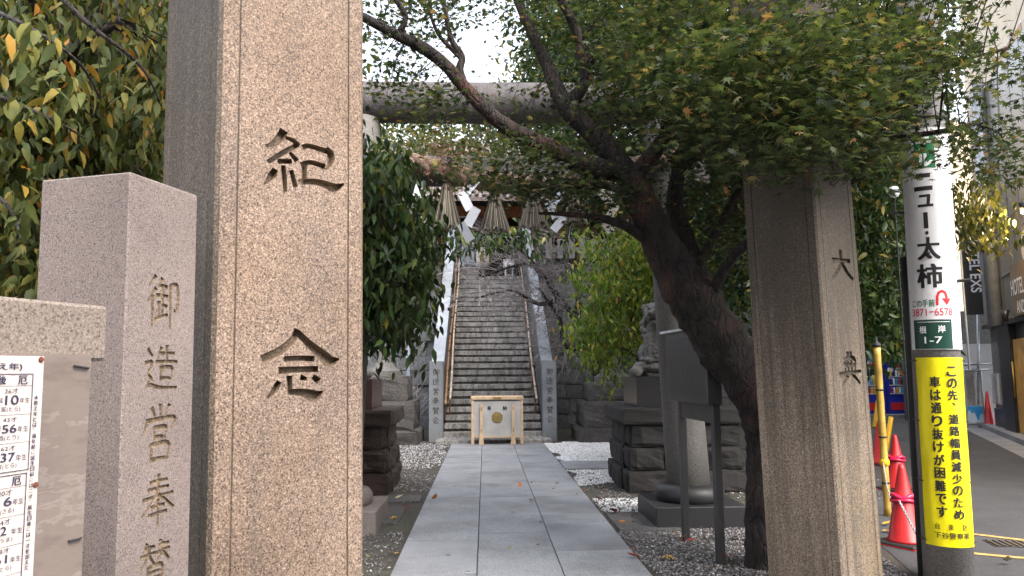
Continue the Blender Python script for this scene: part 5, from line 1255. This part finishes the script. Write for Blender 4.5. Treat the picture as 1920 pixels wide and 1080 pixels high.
# pavement behind the machines
sheet('far_pavement',[(10.0,24.2),(14.5,23.5),(40,26),(40,60),(6,60)],.12,M['kerb'])
MB().box(9.6,14.6,23.35,23.6,-.02,.125,b=.01).build('far_kerb',M['kerb']).__setitem__('kind','structure')
gb=empty('grey_building',(7.5,26.5,0),label='brown grey building behind the vending machines',cat='building')
MB().box(0,8.5,0,6,0,8).build('wall',M['wall'],gb)
for i in range(5): 
    f=MB().box(.5+i*1.6,1.6+i*1.6,-.05,.02,2.6,4.0).build('window',M['frame'],gb); MB().box(.58+i*1.6,1.52+i*1.6,-.06,-.04,2.68,3.92).build('pane',M['glass'],f)
MB().box(-.2,8.7,-.5,0,2.2,2.35).build('awning',M['blacksteel'],gb)

# ---- right hand kerb and the hotel
KA,KB=Vector((9.0,11.2,0)),Vector((12.45,18.3,0)); kd=(KB-KA).normalized(); kn=Vector((kd.y,-kd.x,0))
def strip(a,b,w0,w1,z0,z1,name,m):
    mb=MB(); c=[a+kn*w0,b+kn*w0,b+kn*w1,a+kn*w1]; mb.prism([(p.x,p.y) for p in c],z0,z1); o=mb.build(name,m); o['kind']='structure'; return o
strip(KA-kd*8,KB+kd*2.0,0,.16,-.02,.12,'right_kerb',M['kerb']); strip(KA-kd*8,KB+kd*2.0,-.45,-.01,.004,.014,'gutter',M['kerb']); strip(KA-kd*8,KB+kd*2.0,.16,3.0,-.02,.11,'right_pavement',M['kerb'])
# facade frame: origin where the black column meets the pavement; local +x towards the camera along the facade, -y faces the road
FA=Vector((12.25,17.1,0)); FB=Vector((10.75,13.6,0)); fd=(FB-FA).normalized(); fz=math.atan2(fd.y,fd.x)
ht=empty('hotel_building',FA,fz,'hotel with dark cladding below and cream upper floors at the right edge','building')
bpy.context.view_layer.update()
def fr(px,py,y=0): q=root_ray(ht,px,py,y); return q.x,q.z
x_end,_=fr(1860,700); x_col0,_=fr(1891,750); x_col1,_=fr(1912,750); _,z_ft=fr(1880,612); xc,_=fr(1868,500); _,z_sig=fr(1900,600)
MB().box(x_end-.02,9,0.03,7,0,3.0).build('ground_floor_wall',M['blackwall'],ht)
_,z_p0=fr(1870,700); _,z_p1=fr(1870,757)
for k in range(3):
    a,_=fr(1862+k*9.5,720); b,_=fr(1867.5+k*9.5,720); bd=MB().box(a,b,-.03,.03,z_p1,z_p0).build('poster_panel',M['offwhite'],ht); MB().box(a+.02,b-.02,-.034,-.03,z_p1+.05,z_p0-.05).build('poster_print',M['agedpaper'] if k else M['silver'],bd)
MB().box(x_end,x_col0,-.012,.03,.12,z_p1-.12).build('lower_panel',M['blacksteel'],ht)
MB().box(x_col0,x_col1,-.12,.06,.10,z_ft+.1).build('black_column',M['blacksteel'],ht)
MB().box(x_col1+.02,x_col1+1.6,-.05,.03,.12,z_ft-.35).build('wooden_door',M['doorwood'],ht); MB().tube([(x_col1+.16,-.12,.9),(x_col1+.16,-.12,1.7)],.02,8).build('door_handle',M['gold'],ht,True)
MB().box(x_end-.05,9,-.14,.06,z_ft+.0,z_ft+.10).build('canopy_beam',M['blacksteel'],ht)
zc=z_ft+.10
MB().box(x_end+.12,9,-.10,7,zc,8.3).build('clad_wall',M['cladding'],ht)
for k in range(7): MB().box(x_end+.5+k*.9,x_end+.515+k*.9,-.105,-.098,zc,8.3).build('cladding_joint',M['blacksteel'],ht)
for px_a,rad in ((1862,.13),(1850,.05)):
    xa,_=fr(px_a,500,-.2); MB().tube([(xa,-.22,zc-.1),(xa,-.22,8.5)],rad,14).build('drain_pipe',M['galv'],ht,True)
for (ya,yb__) in ((470,395),(0,0)):
    pass
x1,z1=fr(1872,455,-.35); 
MB().tube([(fr(1877,520,-.12)[0],-.12,fr(1877,520,-.12)[1]),(fr(1925,492,-.12)[0],-.14,fr(1925,492,-.12)[1])],.02,6).build('sign_rail',M['galv'],ht)
MB().tube([(fr(1877,420,-.12)[0],-.12,fr(1877,420,-.12)[1]),(fr(1925,375,-.12)[0],-.14,fr(1925,375,-.12)[1])],.02,6).build('sign_rail',M['galv'],ht)
sa,sz1=fr(1893,500,-.15); sb,sz0=fr(1893,596,-.15)
hg=empty('hotel_sign',ht.location,fz,'brown fascia sign with raised white HOTEL lettering over the door','sign')
MB().box(sa,sa+3.2,-.16,-.105,sz0,sz1).build('panel',M['signpanel'],hg)
lt=MB(); h1=fr(1900,524,-.18)[1]; h0=fr(1900,555,-.18)[1]; g1=fr(1908,564,-.18)[1]; g0_=fr(1908,588,-.18)[1]; xa=fr(1896,540,-.18)[0]; xb=fr(1907,575,-.18)[0]
put_text(lt,'HOTEL',xa,xa+1.0,h0,h1,-.185,.02); put_text(lt,'AND',xb,xb+.6,g0_,g1,-.185,.02)
lt.build('lettering',M['whiteprint'],hg)
# round white emblem above and wall lamps that are lit
em=MB(); ex,ez=fr(1921,462,-.16); em.lathe([(0,0),(.36,0),(.36,.02),(0,.02)],28,Matrix.Translation((ex,-.12,ez))@Matrix.Rotation(math.pi/2,4,'X')); em.build('round_emblem',M['offwhite'],hg)
wl=empty('wall_lamp',label='black spotlight on the facade at the right edge, pointing up',cat='lamp'); lx,lz=fr(1882,595,-.35); wl.matrix_world=ht.matrix_world@Matrix.Translation((lx,-.32,lz)); MB().lathe([(0,-.1),(.05,-.1),(.06,.02),(.10,.16),(.0,.16)],12).build('shade',M['blacksteel'],wl,True); MB().tube([(0,0,-.02),(0.0,.25,-.02)],.015,6).build('arm',M['blacksteel'],wl)
l2=empty('glowing_wall_lamp',label='lit lamp glowing warm on the cladding at the right edge',cat='lamp'); gx,gz=fr(1921,388,-.4); l2.matrix_world=ht.matrix_world@Matrix.Translation((gx,-.42,gz)); MB().lathe([(0,-.08),(.05,-.08),(.09,.08),(0,.08)],12).build('shade',M['blacksteel'],l2,True); MB().ell((0,0,-.09),(.05,.05,.04)).build('bulb',emis('lit_bulb',(1,.75,.42),18),l2,True)
pl_=bpy.data.lights.new('lamp_light','POINT'); pl_.energy=170; pl_.color=(1,.72,.4); pl_.shadow_soft_size=.06; po=bpy.data.objects.new('lamp_light',pl_); col.objects.link(po); po.parent=l2; po.location=(0,-.02,-.18)
# cream upper building
UB=empty('cream_building',(13.6,16.9,0),fz,'tall cream walled building with tan window panel, upper right corner','building'); bpy.context.view_layer.update()
def ur(px,py,y=0): q=root_ray(UB,px,py,y); return q.x,q.z
x0,_=ur(1808,150); _,zlo=ur(1900,330)
MB().box(x0,12,0,9,zlo-1,26).build('wall',M['plaster'],UB)
MB().box(x0-3.2,x0,1.6,9,3.5,24).build('side_wall',M['plaster'],UB)
a,z1=ur(1866,122); _,z0=ur(1866,232); b=a+3.2
f=MB().box(a,b,-.08,.04,z0-.4,z1).build('window_panel',M['frame'],UB); MB().box(a+.08,b,-.10,-.075,ur(1866,158)[1],z1-.08).build('pane',M['tan'],f); MB().box(a+.08,b,-.10,-.075,z0-.3,ur(1866,162)[1]).build('pane',M['plasterg'],f)
a,z1=ur(1800,-60); b,z0=ur(1817,30); f=MB().box(x0-.9,x0-.05,1.5,1.62,z0,z1+1.5).build('window',M['frame'],UB); MB().box(x0-.82,x0-.13,1.47,1.5,z0+.08,z1+1.4).build('pane',M['glass'],f)
for z in np.arange(zlo,26,1.35): MB().box(x0,12,-.004,.0,z,z+.012).build('wall_joint',M['agedpaper'],UB)
for k in range(6): MB().box(x0+1.1+k*1.9,x0+1.112+k*1.9,-.0045,.0,zlo,26).build('wall_joint',M['agedpaper'],UB)
# things between the pole and the hotel
bp=PY(1827,500,19.6); hb=empty('hanging_banner',(bp.x,bp.y,0),R(-20),'dark hanging banner with white vertical lettering behind the street tree','banner')
zA,zB=PY(1827,430,19.6).z,PY(1827,590,19.6).z
MB().box(-.28,.28,-.02,.02,zB,zA).build('cloth',M['banner'],hb); MB().tube([(-.3,0,zB-2.2),(-.3,0,zA+.2)],.03,8).build('pole',M['galv'],hb)
lt=MB(); Rt=Matrix.Translation((.02,0,zB+.42))@Matrix.Rotation(R(90),4,'Y')
V_,F_=text_geo('HOTEL EXS',.02)
lt.add([(-.13+(v[1])*.26+.0,-.022,zA-.15-v[0]*(zA-zB-.75)) for v in V_],[tuple(reversed(f)) for f in F_]); lt.build('lettering',M['whiteprint'],hb)
wp=G(1846,800); 
lw=MB().box(0,3.0,0,.3,0,2.25).build('low_concrete_wall',M['plasterg']); c=PY(1812,700,20.9); lw.location=(c.x-.6,20.9,0); tagit(lw,'pale concrete wall behind the mesh fence','wall')
lw2=MB().box(0,3.4,0,.3,0,3.3).build('stepped_concrete_wall',M['wall']); lw2.location=(c.x-.9,22.3,0); tagit(lw2,'higher grey concrete wall further back between pole and hotel','wall')
cb_=MB().box(-6,10,0,8,0,13).build('distant_building',M['plaster']); cb_.location=(18,33,0); tagit(cb_,'pale building far down the side street','building')
FE=empty('mesh_fence',G(1812,803),R(-8),'steel mesh fence panel with silver sheet and blue wave print','fence'); bpy.context.view_layer.update()
def fe(px,py): q=root_ray(FE,px,py,0); return q.x,q.z
xa,zt_=fe(1806,695); xb,_=fe(1843,760); _,zm=fe(1830,760)
for x in (xa,xb): MB().tube([(x,0,0),(x,0,zt_+.02)],.03,8).build('post',M['galv'],FE)
for z in (.12,zm,zt_): MB().tube([(xa,0,z),(xb,0,z)],.022,8).build('rail',M['galv'],FE)
ms=MB(); nn=16
for k in range(-8,nn):
    for sgn in (1,-1):
        x=xa+(xb-xa)*k/8; 
        p=Vector((x,-.01,zm)); q=Vector((x+(zt_-zm)*.7,-.01,zt_))
        if sgn<0: p.z,q.z=q.z,p.z
        t0=max(0,(xa-p.x)/(q.x-p.x)); t1=min(1,(xb-p.x)/(q.x-p.x))
        if t1>t0: ms.tube([p.lerp(q,t0),p.lerp(q,t1)],.006,3,False)
ms.build('mesh',M['galv'],FE,kind='stuff')
MB().box(xa+.05,xa+(xb-xa)*.62,.01,.02,zm,zt_-.02).build('silver_sheet',M['silver'],FE)
MB().box(xa+.02,xb-.02,-.02,-.012,.16,zm-.01).build('wave_print_sheet',M['paleblue'],FE)
wv=MB(); n=18; zz=zm-.02
for k in range(n):
    u0,u1=k/n,(k+1)/n; X0,X1=xa+.02+(xb-xa-.04)*u0,xa+.02+(xb-xa-.04)*u1; f0=lambda u: .16+(zm-.16)*(.45+.22*math.sin(u*7)+.14*math.sin(u*17))
    wv.add([(X0,-.021,f0(u0)),(X1,-.021,f0(u1)),(X1,-.021,zz),(X0,-.021,zz)],[(0,1,2,3)])
wv.build('wave_print',M['skyblue'],FE)
gp=G(1850,790); o=MB().box(-.5,.9,0,.8,.0,1.25,b=.02).build('green_bin',M['dkgreenbin']); o.location=(gp.x+1.0,gp.y+1.2,0); tagit(o,'dark green bin beyond the mesh fence','bin')
# scaffold like pipes above the fence
for k,(x0_,y0_,x1_,y1_) in enumerate([(1808,684,1858,682),(1808,694,1858,693),(1832,600,1834,760)]):
    pass
sp=empty('pipe_frame',PY(1833,700,20.3),label='galvanised pipe frame above the mesh fence',cat='pipe frame'); O_=Matrix.Translation(-sp.location)
for (x0_,y0_,x1_,y1_) in [(1804,684,1862,681),(1804,694,1862,692),(1833,560,1835,800)]:
    o=MB().tube([PY(x0_,y0_,20.3),PY(x1_,y1_,20.3)],.035,8).build('pipe',M['galv'],sp,True); o.matrix_parent_inverse=O_
# yellow road marks and the drain grating
for (ax,ay,bx_,by_) in [(1800,1000,1960,1019),(1800,1037,1960,1052)]:
    A=G(ax,ay);B=G(bx_,by_); d_=(B-A).normalized(); nn_=Vector((-d_.y,d_.x,0))*.035; 
    me=bpy.data.meshes.new('yellow_road_line'); me.from_pydata([tuple(A-nn_+Vector((0,0,.009))),tuple(B-nn_+Vector((0,0,.009))),tuple(B+nn_+Vector((0,0,.009))),tuple(A+nn_+Vector((0,0,.009)))],[],[(0,1,2,3)]); me.materials.append(M['roadyellow']); link('yellow_road_line',me,None,'structure')
A=G(1862,1012); gr=empty('drain_grating',(A.x,A.y-.22,0),R(-12),'rusty rectangular drain grating between the yellow lines','drain grating')
MB().box(-.16,.62,-.1,.16,-.01,.010).build('frame',M['blacksteel'],gr)
for k in range(14): MB().box(-.14+k*.054,-.12+k*.054,-.08,.14,.010,.018).build('bar',M['metal'],gr)

# ================================================================== FALLEN LEAVES
fl=[]
for k in range(3):
    V,F=T_leaf(.24+.03*k,-.25-.2*k,.10); me=bpy.data.meshes.new('leaf'); me.from_pydata([tuple(v) for v in V],[],[tuple(f) for f in F]); me.polygons.foreach_set('use_smooth',[True]*len(F)); fl.append(me)
V,F=TM; me=bpy.data.meshes.new('leaf'); me.from_pydata([tuple(v*(1,1,2.5)) for v in V],[],[tuple(f) for f in F]); fl.append(me)
lc={'yellow':plain('yellow_fallen_leaf',(.55,.33,.05),.6,var=.3,vscale=20),'orange':plain('orange_fallen_leaf',(.45,.17,.03),.6,var=.3,vscale=20),'red':plain('red_fallen_leaf',(.32,.05,.03),.6,var=.3,vscale=20),'pale':plain('pale_fallen_leaf',(.50,.44,.28),.6,var=.2,vscale=20),'brown':plain('brown_fallen_leaf',(.14,.06,.04),.7,var=.3,vscale=20),'green':plain('green_fallen_leaf',(.16,.22,.06),.6,var=.2,vscale=20)}
cache={}
where={'path':'on the grey paving','gr':'on gravel right of the path','so':'on soil right of the path','le':'on ground left of the path','rd':'on the asphalt'}
data=[(812,938,'orange','path',.10),(835,1043,'brown','path',.05),(855,914,'brown','path',.04),(887,930,'green','path',.04),(953,1032,'green','path',.06),(976,915,'orange','path',.10),(937,965,'pale','path',.06),(968,960,'pale','path',.08),(997,938,'brown','path',.10),(1005,1025,'brown','path',.04),(1013,980,'brown','path',.05),(1040,908,'red','path',.07),(1036,918,'red','path',.06),(1050,902,'pale','path',.07),(995,908,'brown','path',.05),(1024,952,'pale','path',.04),(883,1075,'green','path',.05),(1084,928,'pale','path',.06),
 (1104,920,'orange','so',.11),(1126,917,'pale','so',.07),(1130,938,'red','so',.10),(1125,956,'orange','so',.12),(1155,962,'red','so',.15),(1168,980,'orange','so',.17),(1183,970,'pale','so',.06),(1270,1018,'orange','gr',.10),(1285,1016,'red','gr',.10),(1250,1045,'yellow','gr',.16),(1203,1047,'red','gr',.14),(1352,1008,'orange','gr',.12),(1363,1016,'green','gr',.11),(1354,1043,'red','gr',.10),(1190,1035,'brown','gr',.06),(1268,1000,'orange','gr',.08),
 (735,972,'yellow','le',.14),(775,915,'green','le',.09),(740,935,'pale','le',.10),(693,996,'orange','le',.10),(742,1038,'yellow','le',.07),(690,1045,'green','le',.06),(755,957,'brown','le',.08),(1655,985,'yellow','rd',.12),(1653,997,'yellow','rd',.09),(1672,1000,'brown','rd',.08),(1888,1055,'pale','rd',.12)]
pn_={'yellow':'yellow','orange':'orange','red':'red','pale':'pale cream','brown':'small dark brown','green':'greenish'}
rr=random.Random(77); FL=[]
for (x,y,cn,wh,sz) in data:
    k=rr.randrange(4)
    if (k,cn) not in cache: m_=fl[k].copy(); m_.materials.append(lc[cn]); cache[(k,cn)]=m_
    z={'path':.046,'gr':.03,'so':.012,'le':.02,'rd':.012}[wh]; p=G(x,y,z); o=link('fallen_leaf',cache[(k,cn)]); sz*=1.0
    o.location=p+Vector((0,0,.012)); o.rotation_euler=(rr.uniform(-.35,.35),rr.uniform(-.35,.35),rr.uniform(0,6.28)); o.scale=(sz,sz,sz)
    side='close by' if y>985 else ('further up' if y<930 else 'midway')
    if wh=='path': u=(p.x+.72)/.655; wtxt='on the %s row of paving slabs'%('left' if u<1 else ('middle' if u<2 else 'right'))
    else: wtxt=where[wh]
    FL.append((o,'%s fallen leaf lying %s, %s'%(pn_[cn],wtxt,side),p.y))
byl={}
for o,l,y in FL: byl.setdefault(l,[]).append((y,o))
for l,v in byl.items():
    v.sort(key=lambda t:t[0])
    for i,(y,o) in enumerate(v):
        nm=l if len(v)==1 else l+', '+(['nearer','farther'] if len(v)==2 else ['nearest','middle','farthest'])[i]
        tagit(o,nm,'fallen leaf','fallen leaves on the ground')
# fine litter of tiny leaf bits beside the path
r6=np.random.default_rng(8); n=420; C=np.stack([np.concatenate([r6.uniform(1.25,3.2,n//2),r6.uniform(-2.8,-.75,n//2)]),r6.uniform(5.2,14,n),np.full(n,.03)],1)
V,F=leaves(C,1,(.01,.01,.002),(.02,.05),TL,'flat',r6); V[:,2]=np.maximum(V[:,2],.012); npmesh('leaf_litter',V,F,M['leaf_brown'],None,False,'stuff')
bpy.context.view_layer.update()
